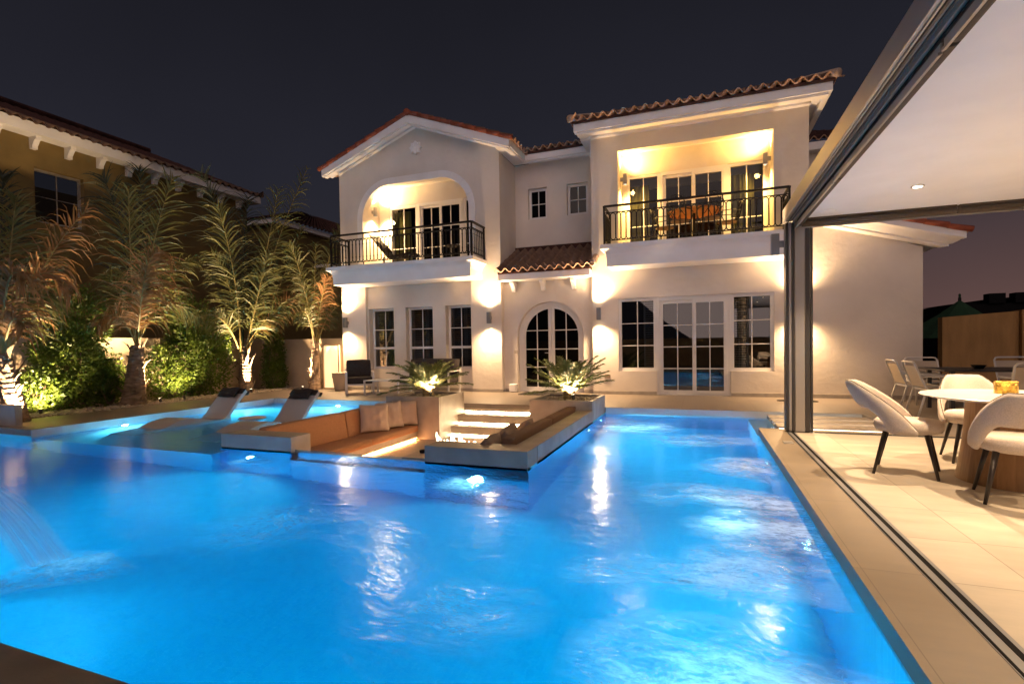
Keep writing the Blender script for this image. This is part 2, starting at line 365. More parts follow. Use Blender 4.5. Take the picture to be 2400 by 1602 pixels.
# wall under the bench front and the glass
for x0, x1, z1 in ((-6.30, -5.06, -.1), (-5.06, -3.06, -.55), (-3.06, -1.78, -.1)):
    basin.quad((x1, 5.25, PZ), (x0, 5.25, PZ), (x0, 5.25, z1), (x1, 5.25, z1))
basin.box(-13, 3, 1, 10.5, PZ-.2, PZ)
def pool_mat(name, c1, c2, c3):
    m, nt, b = nmat(name); b.inputs['Roughness'].default_value = .5
    tc = N(nt, 'ShaderNodeTexCoord'); br = N(nt, 'ShaderNodeTexBrick'); br.offset = 0; br.inputs['Scale'].default_value = 1
    br.inputs['Brick Width'].default_value = .05; br.inputs['Row Height'].default_value = .05; br.inputs['Mortar Size'].default_value = .002
    setc(br.inputs['Color1'], c1); setc(br.inputs['Color2'], c2); setc(br.inputs['Mortar'], c3)
    nt.links.new(tc.outputs['Object'], br.inputs['Vector']); nt.links.new(br.outputs[0], b.inputs['Base Color'])
    return m
M['pool'] = pool_mat('pool_mosaic', (.11, .545, .66), (.09, .49, .63), (.22, .59, .68))
M['pool_pale'] = pool_mat('pale_mosaic', (.50, .66, .76), (.44, .61, .74), (.62, .70, .74))
struct(basin, 'pool_floor', M['pool'])
sh = MB()
sh.box(-10.24, -6.31, 5.10, 10.09, PZ, -.455)
struct(sh, 'pool_shelf', M['pool'])
struct(MB().box(-10.24, -6.31, 5.095, 10.09, -.4545, -.42), 'shelf_top', M['pool_pale'])
struct(MB().box(.795, 2.54, 8.17, 10.09, PZ, -.34), 'pool_step', M['pool_pale'])
# tiled waterline edge just proud of the shell, under the paving
edge = MB()
edge.box(-10.26, -10.235, 5.05, 10.1, -.30, -.004); edge.box(-10.235, -6.32, 10.085, 10.11, -.30, -.004)
edge.box(-1.77, 2.55, 10.085, 10.11, -.30, -.004)
struct(edge, 'pool_edge', M['edge_tile'])

def water_mat():
    m, nt, b = nmat('water'); nt.nodes.remove(b); out = nt.nodes['Material Output']
    tc = N(nt, 'ShaderNodeTexCoord'); P = tc.outputs['Object']
    def math_(op, a, b_=None, clamp=False):
        n = N(nt, 'ShaderNodeMath', operation=op); n.use_clamp = clamp
        for i, v in enumerate((a, b_)):
            if v is None: continue
            if isinstance(v, (int, float)): n.inputs[i].default_value = v
            else: nt.links.new(v, n.inputs[i])
        return n.outputs[0]
    def noise(scale, detail, vec, rough=.55, dist=0):
        n = N(nt, 'ShaderNodeTexNoise'); n.inputs['Scale'].default_value = scale; n.inputs['Detail'].default_value = detail
        n.inputs['Roughness'].default_value = rough; n.inputs['Distortion'].default_value = dist; nt.links.new(vec, n.inputs['Vector']); return n
    # swirling coordinates
    w1 = noise(.9, 3, P)
    wv = N(nt, 'ShaderNodeVectorMath', operation='SCALE'); nt.links.new(w1.outputs['Color'], wv.inputs[0]); wv.inputs['Scale'].default_value = 1.1
    av = N(nt, 'ShaderNodeVectorMath', operation='ADD'); nt.links.new(P, av.inputs[0]); nt.links.new(wv.outputs[0], av.inputs[1])
    PW = av.outputs[0]
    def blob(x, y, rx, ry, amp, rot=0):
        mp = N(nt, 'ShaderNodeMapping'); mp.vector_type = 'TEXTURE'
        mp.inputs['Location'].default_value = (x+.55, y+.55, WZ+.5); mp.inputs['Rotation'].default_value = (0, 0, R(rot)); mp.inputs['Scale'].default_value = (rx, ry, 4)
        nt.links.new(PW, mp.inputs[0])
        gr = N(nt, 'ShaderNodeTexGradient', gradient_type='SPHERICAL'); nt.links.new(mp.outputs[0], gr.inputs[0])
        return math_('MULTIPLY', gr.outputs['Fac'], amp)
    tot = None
    for a in FOAM_GLARE:
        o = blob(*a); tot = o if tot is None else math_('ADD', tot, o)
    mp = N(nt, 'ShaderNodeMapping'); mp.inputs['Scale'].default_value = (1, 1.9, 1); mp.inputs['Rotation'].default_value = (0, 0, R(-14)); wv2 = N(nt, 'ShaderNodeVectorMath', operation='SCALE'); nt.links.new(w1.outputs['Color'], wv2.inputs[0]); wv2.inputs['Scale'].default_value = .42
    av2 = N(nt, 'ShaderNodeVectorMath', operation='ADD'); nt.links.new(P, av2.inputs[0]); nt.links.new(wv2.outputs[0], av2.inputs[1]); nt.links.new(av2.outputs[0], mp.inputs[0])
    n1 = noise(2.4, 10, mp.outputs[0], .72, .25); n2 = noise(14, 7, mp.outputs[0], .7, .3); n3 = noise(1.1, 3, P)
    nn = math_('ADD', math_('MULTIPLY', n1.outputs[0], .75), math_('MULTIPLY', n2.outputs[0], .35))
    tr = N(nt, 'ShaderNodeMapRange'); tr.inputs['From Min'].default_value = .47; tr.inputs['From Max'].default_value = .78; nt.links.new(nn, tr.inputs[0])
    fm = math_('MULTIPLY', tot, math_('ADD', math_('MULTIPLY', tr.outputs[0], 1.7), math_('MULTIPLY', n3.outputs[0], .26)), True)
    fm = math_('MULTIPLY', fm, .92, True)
    turb = math_('ADD', math_('MULTIPLY', tot, 1.0), .16, True)
    # wavelets
    nb = noise(2.2, 5, mp.outputs[0], .55, .4); nb2 = noise(9, 4, PW, .5, .3)
    hh = math_('ADD', nb.outputs[0], math_('MULTIPLY', nb2.outputs[0], .28))
    bp = N(nt, 'ShaderNodeBump'); bp.inputs['Distance'].default_value = .055
    nt.links.new(hh, bp.inputs['Height']); nt.links.new(turb, bp.inputs['Strength'])
    rf = N(nt, 'ShaderNodeBsdfRefraction'); rf.inputs['IOR'].default_value = 1.33; rf.inputs['Roughness'].default_value = .04
    go = N(nt, 'ShaderNodeBsdfGlossy'); go.inputs['Roughness'].default_value = .15; setc(go.inputs[0], (.62, .74, .92))
    frn = N(nt, 'ShaderNodeFresnel'); frn.inputs[0].default_value = 1.30
    for q in (rf, go, frn): nt.links.new(bp.outputs[0], q.inputs['Normal'])
    gl = N(nt, 'ShaderNodeMixShader'); nt.links.new(frn.outputs[0], gl.inputs[0]); nt.links.new(rf.outputs[0], gl.inputs[1]); nt.links.new(go.outputs[0], gl.inputs[2])
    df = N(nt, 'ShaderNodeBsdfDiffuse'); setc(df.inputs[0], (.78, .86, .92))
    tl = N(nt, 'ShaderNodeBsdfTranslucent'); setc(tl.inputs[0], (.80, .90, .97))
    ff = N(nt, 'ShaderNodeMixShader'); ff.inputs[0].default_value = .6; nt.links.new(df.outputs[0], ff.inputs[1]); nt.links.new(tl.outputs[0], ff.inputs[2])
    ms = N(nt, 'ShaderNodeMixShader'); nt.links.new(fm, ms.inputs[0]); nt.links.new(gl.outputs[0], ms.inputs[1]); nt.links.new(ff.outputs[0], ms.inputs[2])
    nt.links.new(ms.outputs[0], out.inputs['Surface'])
    va = N(nt, 'ShaderNodeVolumeAbsorption'); setc(va.inputs[0], WATER_C); va.inputs['Density'].default_value = WATER_D
    nt.links.new(va.outputs[0], out.inputs['Volume'])
    return m
M['water'] = water_mat()
wb = MB()
wo = [(-12.62, 1.26), (.80, 1.26), (.80, 8.15), (2.56, 8.15), (2.56, 10.095), (-1.765, 10.095), (-1.765, 5.235), (-3.06, 5.235), (-3.06, 5.315), (-5.06, 5.315), (-5.06, 5.235), (-6.315, 5.235), (-6.315, 10.095), (-10.245, 10.095), (-10.245, 5.06), (-12.62, 5.06)]
wb.prism(wo, PZ-.1, WZ, 'z')
wm = wb.build('water', M['water']); tag(wm, kind='structure')
bm = bmesh.new(); bm.from_mesh(wm.data); bmesh.ops.recalc_face_normals(bm, faces=bm.faces); bmesh.ops.triangulate(bm, faces=[f for f in bm.faces if len(f.verts) > 4]); bm.to_mesh(wm.data); bm.free()

# pool lamps on the pool walls
def pool_lamp(label, loc, n, power, col=(.80, .92, 1)):
    n = Vector(n); loc = Vector(loc)
    t = thing('pool_light', label, 'pool light', loc, 'underwater pool lights')
    q = Vector((0, 0, 1)).rotation_difference(n).to_matrix().to_4x4(); q.translation = loc
    rim = MB(); rim.lathe([(.085, 0), (.085, .012), (.07, .02), (.062, .014)], 24); rim.v = [q @ v for v in rim.v]; rim.build('rim', M['white_metal'], t, smooth=True)
    le = MB(); le.lathe([(.062, .004), (.05, .013), (.001, .016)], 24, cap=False); le.v = [q @ v for v in le.v]; le.build('lens', M['lens_cool'], t, smooth=True)
    if power: spot(loc+n*.03, n+Vector((0, 0, -.38)), power, 156, .8, col, .05, t)
POOL = [
 ('pool light under the front of the right lounge bench', (-2.35, 5.235, -.52), (0, -1, 0), .75),
 ('pool light under the end block of the left sofa', (-5.72, 5.235, -.50), (0, -1, 0), 1.2),
 ('pool light in the right pool wall by the pergola door track, nearer the camera', (.765, 4.30, -.50), (-1, 0, 0), .9),
 ('pool light in the right pool wall near the pergola post', (.765, 6.75, -.50), (-1, 0, 0), .8),
 ('pool light under the right bench wall beside the planter', (-1.765, 8.35, -.42), (1, 0, 0), 1.2),
 ('pool light under the right bench wall below the far terrace', (-1.765, 9.45, -.40), (1, 0, 0), 1.0),
 ('pool light in the pool wall closest to the camera, right', (.765, 2.1, -.6), (-1, 0, 0), .4),
 ('pool light in the left pool wall beyond the water spout', (-12.55, 3.2, -.5), (1, 0, 0), 1.7),
 ('pool light in the near pool wall, left', (-6.2, 1.30, -.6), (0, 1, 0), 1.5),
 ('added fill light in the near pool wall between the camera and the pergola', (-.35, 1.30, -.75), (.25, 1, 0), .8),  # out-of-view lamp added to fill the dark water at front right
 ('added fill light in the near pool wall left of the camera', (-4.2, 1.30, -.7), (0, 1, 0), .6),  # out-of-view lamp added to even out the near left water
 ('pool light in the near pool wall below the camera', (-2.2, 1.30, -.7), (0, 1, 0), .30),
 ('pool light in the left wall of the shallow shelf', (-10.225, 6.45, -.26), (1, 0, 0), 3.2),
 ('pool light in the left wall of the shelf near the sun loungers', (-10.225, 8.7, -.26), (1, 0, 0), 3.2),
 ('pool light in the far wall of the shelf under the terrace', (-8.2, 10.075, -.26), (0, -1, 0), 2.6),
 ('pool light in the lounge wall beside the sun loungers', (-6.335, 7.4, -.26), (-1, 0, 0), .9),
]
for lb, lo, n_, k_ in POOL: pool_lamp(lb, lo, n_, k_*POOLP)

# low garden wall behind the camera and along the left
wl_ = MB().box(-12.6, 12, -4.2, -4.0, -.1, 1.5); tag(wl_.build('boundary_wall', M['garden_wall'], bevel=.01), 'long plain garden wall behind the near pool edge', 'wall')

# ------------------------------------------------------------------ the house
YF = 12.75
house = thing('house', 'cream two storey villa with tiled roofs and two lit balconies', 'house', (-4, 13, 0))
def arc(cx, cz, r, a0, a1, n=14): return [(cx+r*math.cos(R(a0+(a1-a0)*i/n)), cz+r*math.sin(R(a0+(a1-a0)*i/n))) for i in range(n+1)]
W = MB()
# right block, front wall
LR = (-1.88, 1.55, 3.56, 5.96)
W.wall(-2.54, 2.24, 0, 6.42, YF, YF+.2, [(-1.90, -.99, .58, 2.36), (-.99, .65, 0, 2.36), (.65, 1.55, .58, 2.36), LR])
W.box(-2.54, -2.34, YF+.2, 20, 0, 6.42); W.box(2.04, 2.24, YF+.2, 20, 0, 6.42)
# left block, upper storey with the rounded loggia opening
LL = (-9.35, -5.90, 3.56, 5.95)
W.wall(-10.18, -5.0, 3.05, 6.35, YF, YF+.2, [LL])
rad = .92
for cx, c0, a0, a1 in ((LL[0]+rad, LL[0], 180, 90), (LL[1]-rad, LL[1], 90, 0)):
    pts = arc(cx, LL[3]-rad, rad, a0, a1)
    W.prism(pts+[(c0, LL[3])] if True else pts, YF, YF+.2)
W.prism([(-10.18, 6.35), (-5.0, 6.35), (-5.0, 6.60), (-7.5, 7.545), (-10.18, 6.535)], YF, YF+.2)
W.box(-10.18, -9.98, YF+.2, 20, 0, 6.4); W.box(-5.2, -5.0, YF+.2, 14.2, 0, 6.4)
# left block, ground floor: pilasters and set back panel
W.box(-10.18, -9.33, YF, YF+.4, 0, 3.05); W.box(-5.88, -5.0, YF, YF+.4, 0, 3.05)
WIN3 = [(-9.30, -8.44, .62, 2.40), (-8.04, -7.15, .62, 2.40), (-6.74, -5.95, .62, 2.40)]
W.wall(-9.33, -5.88, 0, 3.05, 12.87, 13.14, WIN3)
# recess wall with the two small windows over the porch
SW = [(-4.61, -4.05, 4.84, 5.72), (-3.47, -2.88, 4.85, 5.72)]
W.wall(-5.0, -2.54, 2.9, 6.42, 14.0, 14.2, SW)
# porch wall with the arched door opening
W.wall(-5.0, -2.54, 0, 3.06, 12.95, 13.15, [(-4.62, -2.82, 0, 2.39)])
for cx, c0, a0, a1 in ((-3.72, -4.62, 180, 90), (-3.72, -2.82, 90, 0)):
    W.prism(arc(cx, 1.49, .90, a0, a1)+[(c0, 2.39)], 12.95, 13.15)
# loggia shells
for (x0, x1, z0, z1), yb, zc in ((LR, 13.5, 6.12), (LL, 13.55, 6.10)):
    W.box(x0-.08, x0, YF+.2, yb+.1, z0-.1, zc); W.box(x1, x1+.08, YF+.2, yb+.1, z0-.1, zc)
    W.box(x0-.08, x1+.08, YF+.2, yb+.1, zc, zc+.06)
W.wall(LR[0], LR[1], 3.56, 6.12, 13.5, 13.58, [(-1.76, 1.49, 3.56, 5.55)])
W.wall(LL[0], LL[1], 3.56, 6.10, 13.55, 13.63, [(-8.98, -5.98, 3.56, 5.56)])
# back and closing walls
W.box(-10.18, 2.24, 20, 20.2, 0, 6.4)
# side wing behind the pergola and the rear wing
W.wall(2.24, 4.28, 0, 3.02, YF, YF+.2); W.prism([(2.24, 3.02), (4.28, 3.02), (4.28, 3.14), (2.24, 3.9)], YF, YF+.2); W.box(4.08, 4.28, YF+.2, 15.6, 0, 3.0)
W.box(2.24, 4.06, 15.8, 20.2, 0, 6.3)
W.build('wall', M['stucco'], house)
# floors between storeys
W = MB(); W.box(LR[0]-.05, LR[1]+.05, YF+.2, 13.6, 3.46, 3.558); W.box(LL[0]-.05, LL[1]+.05, YF+.2, 13.65, 3.46, 3.558)
W.box(-9.98, 2.04, 14.2, 20, 3.2, 3.4)
W.build('floor_slab', M['plinth'], house)
I = MB(); I.box(-9.98, 2.04, 15.6, 15.7, 0, 6.3); I.box(-4.9, -2.56, 14.40, 14.45, 4.2, 6.2); I.build('dark_backing', M['dark_room'], house)  # near-black sheets added indoors so the panes stay dark
# plinth
for x0, x1, y in ((-10.19, -9.32, YF-.012), (-9.33, -5.88, 12.858), (-5.89, -4.99, YF-.012), (-4.99, -4.63, 12.938), (-2.81, -2.55, 12.938), (-2.55, -1.0, YF-.012), (.66, 2.24, YF-.012), (2.24, 4.29, YF-.012)):
    P_ = MB(); P_.box(x0, x1, y, y+.03, 0, .085); P_.build('plinth', M['plinth'], house, bevel=.004)

# balcony slabs with a coved underside edge
def slab(x0, x1, y0, y1, zt):
    rings = [(0, 0), (0, -.10), (.035, -.112), (.085, -.15), (.118, -.21), (.135, -.30), (.14, -.50)]
    b = MB(); vs = []
    for ins, dz in rings: vs += [(x0+ins, y0+ins, zt+dz), (x1-ins, y0+ins, zt+dz), (x1-ins, y1, zt+dz), (x0+ins, y1, zt+dz)]
    fs = [(0, 1, 2, 3), tuple(4*(len(rings)-1)+k for k in (3, 2, 1, 0))]
    for i in range(len(rings)-1): fs += [(4*i+k, 4*(i+1)+k, 4*(i+1)+(k+1) % 4, 4*i+(k+1) % 4) for k in (0, 1, 3)]
    b.add(vs, fs); return b
slab(-2.18, 1.86, 11.85, YF, 3.55).build('balcony_slab', M['trim'], house, bevel=.006)
slab(-10.0, -5.40, 11.85, YF, 3.55).build('balcony_slab', M['trim'], house, bevel=.006)

# arch surround of the left loggia, cut into stones
A = MB()
path = [(LL[0], 3.57+i*(5.03-3.57)/4, 180) for i in range(5)]
path += [(LL[0]+rad+rad*math.cos(R(a))*-1, LL[3]-rad+rad*math.sin(R(a)), 180-a) for a in (22.5, 45, 67.5, 90)]
nx = 5; path += [(LL[0]+rad+(LL[1]-LL[0]-2*rad)*i/nx, LL[3], 90) for i in range(1, nx+1)]
path += [(LL[1]-rad+rad*math.cos(R(a)), LL[3]-rad+rad*math.sin(R(a)), a) for a in (67.5, 45, 22.5, 0)]
path += [(LL[1], 5.03-i*(5.03-3.57)/4, 0) for i in range(1, 5)]
for (x0, z0, a0), (x1, z1, a1) in zip(path, path[1:]):
    n = 1 if abs(a0-a1) < 1 else 5; inn = []; out = []
    for i in range(n+1):
        t = i/n; a = a0+(a1-a0)*t
        if n == 1: px, pz = x0+(x1-x0)*t, z0+(z1-z0)*t
        else:
            cx = LL[0]+rad if a0 > 90 or a1 > 90 else LL[1]-rad
            px, pz = cx+rad*math.cos(R(a)), LL[3]-rad+rad*math.sin(R(a))
        c, s_ = math.cos(R(a)), math.sin(R(a))
        inn.append((px, pz)); out.append((px+.19*c, pz+.19*s_))
    def shrink(p, q): return (p[0]+(q[0]-p[0])*.012, p[1]+(q[1]-p[1])*.012)
    poly = inn+out[::-1]; cxm = sum(p[0] for p in poly)/len(poly); czm = sum(p[1] for p in poly)/len(poly)
    A.prism([shrink(p, (cxm, czm)) for p in poly], YF-.028, YF+.01)
A.build('arch_surround', M['trim'], house)
# star medallion
D = MB()
for a in (0, 45): D.prism([(-7.5+.19*math.cos(R(a+k*90+45)), 6.86+.19*math.sin(R(a+k*90+45))) for k in range(4)], YF-.08-.002*(a > 0), YF+.01)
for a in (0, 90, 180, 270):
    x, z = -7.5+.105*math.cos(R(a+45)), 6.86+.105*math.sin(R(a+45)); D.box(x-.028, x+.028, YF-.11, YF-.07, z-.034, z+.034)
D.build('medallion', M['trim'], house)

# windows and doors
def window(x0, x1, z0, z1, y, cols, rows, fr=.055, name='window', extra=(), bar=.022, d=.06, pane='glass'):
    b = MB()
    b.box(x0, x1, y, y+d, z0, z0+fr); b.box(x0, x1, y, y+d, z1-fr, z1)
    b.box(x0, x0+fr, y, y+d, z0+fr, z1-fr); b.box(x1-fr, x1, y, y+d, z0+fr, z1-fr)
    for t in cols: xm = x0+fr+(x1-x0-2*fr)*t; b.box(xm-bar/2, xm+bar/2, y+.012, y+d-.01, z0+fr, z1-fr)
    for t in rows: zm = z0+fr+(z1-z0-2*fr)*t; b.box(x0+fr, x1-fr, y+.014, y+d-.012, zm-bar/2, zm+bar/2)
    for t, w_ in extra: zm = z0+fr+(z1-z0-2*fr)*t; b.box(x0+fr, x1-fr, y+.004, y+d-.004, zm-w_/2, zm+w_/2)
    f = b.build(name, M['upvc'], house, bevel=.004)
    g_ = MB(); yy = y+d*.55; g_.quad((x0+fr, yy, z0+fr), (x1-fr, yy, z0+fr), (x1-fr, yy, z1-fr), (x0+fr, yy, z1-fr)); g_.build('pane', M[pane], f)
    return f
T3 = (1/3, 2/3); T4 = (.25, .5, .75)
window(-1.90, -.99, .58, 2.36, 12.80, (.5,), T3, fr=.075, pane='mirror_glass'); window(.65, 1.55, .58, 2.36, 12.80, (.5,), T3, fr=.075, pane='mirror_glass')
def leaf(x0, x1, z0, z1, y, rows, name='sliding_door', fr=.075, hx=None, pane='glass'):
    f = window(x0, x1, z0, z1, y, (.5,), rows, fr=fr, name=name, pane=pane)
    if hx:
        h = MB(); h.tube([(hx, y, z0+.95), (hx, y-.045, z0+.97), (hx, y-.045, z0+1.13), (hx, y, z0+1.15)], .009, 6); h.build('handle', M['white_metal'], f, smooth=True)
o = MB(); o.box(-.99, -.92, 12.80, 12.88, 0, 2.36); o.box(.58, .65, 12.80, 12.88, 0, 2.36); o.box(-.92, .58, 12.80, 12.88, 2.27, 2.36); o.box(-.92, .58, 12.79, 12.9, 0, .04)
o.build('door_frame', M['upvc'], house, bevel=.004)
leaf(-.92, -.11, .04, 2.27, 12.84, T4, pane='mirror_glass'); leaf(-.17, .58, .04, 2.27, 12.785, T4, hx=-.125, pane='mirror_glass')
for (x0, x1, z0, z1) in WIN3:
    window(x0, x1, z0, z1, 13.06, (.5,), (.66,), extra=((.33, .07),), fr=.06, pane='mirror_glass')
for (x0, x1, z0, z1) in SW: window(x0, x1, z0, z1, 14.10, (.5,), (.5,), fr=.07)
# right loggia glazing
window(-1.76, -.93, 3.56, 5.55, 13.52, (.5,), T3, fr=.07); window(.64, 1.49, 3.56, 5.55, 13.52, (.5,), T3, fr=.07)
o = MB(); o.box(-.93, -.87, 13.5, 13.58, 3.56, 5.55); o.box(.58, .64, 13.5, 13.58, 3.56, 5.55); o.box(-.87, .58, 13.5, 13.58, 5.47, 5.55); o.build('door_frame', M['upvc'], house)
leaf(-.87, -.11, 3.57, 5.47, 13.54, T3); leaf(-.17, .58, 3.57, 5.47, 13.485, T3, hx=-.125)
# left loggia glazing
window(-8.98, -7.97, 3.56, 5.56, 13.57, (.5,), T3, fr=.09); window(-6.44, -5.98, 3.56, 5.56, 13.57, (.5,), T3, fr=.07)
o = MB(); o.box(-7.97, -7.90, 13.55, 13.63, 3.56, 5.56); o.box(-6.5, -6.44, 13.55, 13.63, 3.56, 5.56); o.box(-7.90, -6.5, 13.55, 13.63, 5.48, 5.56); o.build('door_frame', M['upvc'], house)
leaf(-7.90, -7.17, 3.57, 5.48, 13.59, T3); leaf(-7.23, -6.50, 3.57, 5.48, 13.535, T3, hx=-7.19)
# curtains behind the upper glazing, slatted blinds and shutters below
def curtain(x0, x1, z0, z1, y, m_='curtain', amp=.035, k=9):
    b = MB(); n = max(8, int((x1-x0)*60))
    b.grid(lambda u, v: (x0+(x1-x0)*u+.012*math.sin(v*5), y+amp*math.sin(u*(x1-x0)*k*2*PI)*(.6+.4*math.sin(u*13+1)), z0+(z1-z0)*v), n, 3)
    return b.build('curtain', M[m_], house, smooth=True)
curtain(-1.72, -1.22, 3.57, 5.35, 13.75); curtain(.72, 1.25, 3.57, 5.35, 13.78); curtain(-8.95, -8.35, 3.57, 5.45, 13.8)
b = MB(); b.box(-1.76, 1.49, 13.9, 14.0, 5.30, 5.6); b.build('pelmet', M['trim'], house)
def blind(x0, x1, z0, z1, y):
    b = MB(); z = z0
    while z < z1:
        b.add([(x0, y, z), (x1, y, z), (x1, y+.035, z+.03), (x0, y+.035, z+.03)], [(0, 1, 2, 3)]); z += .055
    b.box(x0-.04, x0, y, y+.04, z0, z1); b.box(x1, x1+.04, y, y+.04, z0, z1)
    return b.build('shutter', M['blind'], house)
for (x0, x1, z0, z1) in WIN3: blind(x0+.1, (x0+x1)/2+.02, z0+.07, z1-.07, 13.2); blind((x0+x1)/2+.12, x1-.08, z0+.07, z1-.07, 13.2)
blind(-1.27, -1.05, .68, 2.26, 12.95); blind(.75, 1.0, .68, 2.26, 12.95)
# arched double door
def arch_ring(cx, zs, r0, r1, z0, y0, y1, mb):
    inn = [(cx-r0, z0)]+arc(cx, zs, r0, 180, 0, 28)+[(cx+r0, z0)]; out = [(cx-r1, z0)]+arc(cx, zs, r1, 180, 0, 28)+[(cx+r1, z0)]
    for i in range(len(inn)-1): mb.prism([inn[i], inn[i+1], out[i+1], out[i]], y0, y1)
fr = MB(); arch_ring(-3.72, 1.49, .80, .91, 0, 13.10, 13.16, fr); fr.box(-4.52, -2.92, 13.10, 13.16, 0, .03)
fr.build('door_frame', M['upvc'], house)
for s_ in (-1, 1):
    xi = -3.72+s_*.005; xo = -3.72+s_*.80
    b = MB(); r0, r1 = .725, .797
    pts = [(a) for a in ([180-90*i/16 for i in range(17)] if s_ < 0 else [90*i/16 for i in range(17)])]
    lim = -3.72+s_*.085
    inn = [(-3.72+r0*math.cos(R(a)), 1.49+r0*math.sin(R(a))) for a in pts]; out = [(-3.72+r1*math.cos(R(a)), 1.49+r1*math.sin(R(a))) for a in pts]
    for i in range(16): b.prism([inn[i], inn[i+1], out[i+1], out[i]], 13.115, 13.165)
    xa, xb = sorted((-3.72+s_*r0, -3.72+s_*r1)); b.box(xa, xb, 13.115, 13.165, .03, 1.49)
    xa, xb = sorted((xi, lim)); b.box(xa, xb, 13.113, 13.167, .03, 2.285)
    xa, xb = sorted((lim, -3.72+s_*r0)); b.box(xa, xb, 13.117, 13.163, .03, .13)
    for z in (.66, 1.14, 1.64): b.box(xa+.001, xb-.001, 13.125, 13.15, z-.011, z+.011)
    xm = -3.72+s_*.40; b.box(xm-.011, xm+.011, 13.123, 13.152, .13, 1.49+math.sqrt(r0*r0-.16))
    d = b.build('door', M['upvc'], house)
    gp = [(lim, .13), (-3.72+s_*r0, .13)]+[p for p in (inn if s_ > 0 else inn) if abs(p[0]+3.72) > .085]
    gp = [(lim, .13)]+([(-3.72+s_*r0, .13)])+sorted([p for p in inn if abs(p[0]+3.72) > .085], key=lambda p: p[1])+[(lim, 1.49+math.sqrt(r0*r0-.0072))]
    q = MB(); q.add([(p[0], 13.14, p[1]) for p in gp], [tuple(range(len(gp)))]); q.build('pane', M['glass'], d)
    if s_ < 0:
        h = MB(); h.box(-3.785, -3.755, 13.095, 13.114, .88, 1.10); h.tube([(-3.77, 13.1, 1.04), (-3.77, 13.055, 1.04), (-3.89, 13.055, 1.04)], .01, 6); h.build('handle', M['white_metal'], d)

# eaves, fascias, gable mouldings
E_ = MB()
E_.box(-2.80, 2.54, 12.02, 12.20, 6.29, 6.47); E_.box(-2.74, 2.48, 12.07, 12.26, 6.235, 6.29); E_.box(-2.795, 2.535, 12.20, YF+.01, 6.385, 6.468); E_.box(-2.56, 2.26, 12.62, YF+.005, 6.335, 6.385)
E_.box(2.42, 2.54, 12.201, 20, 6.29, 6.467); E_.box(2.20, 2.42, YF+.012, 20, 6.39, 6.467); E_.box(-2.80, -2.5, YF+.012, 14.2, 6.36, 6.467)
E_.box(-4.62, -2.5, 13.60, 13.72, 6.38, 6.55); E_.box(-4.58, -2.52, 13.72, 14.06, 6.43, 6.54); E_.box(-4.6, -2.51, 13.64, 13.76, 6.34, 6.38)
E_.box(-4.67, -4.55, 12.42, 13.6, 6.36, 6.55); E_.box(-5.02, -4.67, 12.5, 13.99, 6.43, 6.54); E_.box(-4.72, -4.58, 12.44, 13.66, 6.32, 6.36)
E_.build('eaves', M['trim'], house, bevel=.006)
G_ = MB(); AX, AZ = -7.5, 7.62; sl_ = (7.62-6.50)/2.98
def rake(y0, y1, zt, zb, xe):
    for s_ in (-1, 1):
        xo = AX+s_*xe
        G_.prism([(AX, AZ+zt), (xo, AZ+zt-xe*sl_), (xo, AZ+zb-xe*sl_), (AX, AZ+zb)], y0, y1)
rake(12.30, 12.40, 0, -.20, 2.95); rake(12.36, 12.50, -.10, -.235, 2.90); rake(12.40, YF+.01, -.03, -.13, 2.93); rake(12.64, YF+.012, -.125, -.19, 2.64)
G_.build('gable_moulding', M['trim'], house)
# porch fascia and corbels
Q = MB(); Q.box(-4.99, -2.55, 12.50, 12.96, 2.95, 3.12); Q.build('porch_fascia', M['trim'], house, bevel=.01)
def corbel(mb, x, y, z, w_=.10, k=1.0, ax='x'):
    pr = [(0, 0), (-.28, 0), (-.28, -.07), (-.22, -.09), (-.17, -.15), (-.13, -.20), (-.12, -.27), (0, -.27)]
    if ax == 'x': mb.prism([(y+p[0]*k, z+p[1]*k) for p in pr], x-w_/2, x+w_/2, 'x')
    else: mb.prism([(x-p[0]*k, z+p[1]*k) for p in pr], y-w_/2, y+w_/2, 'y')
for x in (-4.68, -3.86, -3.04):
    c = MB(); corbel(c, x, 12.952, 2.95); c.build('corbel', M['trim'], house, bevel=.005)
# side wing eave
V = MB(); k_ = -.40
def sw(x): return 3.34+(4.85-x)*.30
pr_ = [(12.35, 0), (12.35, -.15), (12.39, -.17), (12.42, -.17), (12.47, -.21), (12.55, -.26), (12.60, -.27), (12.60, -.31), (12.68, -.33), (YF+.01, -.34), (YF+.01, 0)]
vs = []
for y, t_ in pr_: xe = 4.84-(y-12.35)*.75; vs += [(2.26, y, sw(2.26)+t_), (xe, y, sw(xe)+t_)]
n_ = len(pr_); V.add(vs, [(2*i, 2*i+1, 2*((i+1) % n_)+1, 2*((i+1) % n_)) for i in range(n_)]+[tuple(2*i+1 for i in range(n_))])
V.prism([(2.26, sw(2.26)-.03), (4.84, sw(4.84)-.03), (4.84, sw(4.84)-.10), (2.26, sw(2.26)-.10)], 12.47, 15.7)
V.build('eaves', M['trim'], house)
V = MB(); V.box(2.24, 4.3, 15.5, 15.85, 6.28, 6.48); V.build('eaves', M['trim'], house)

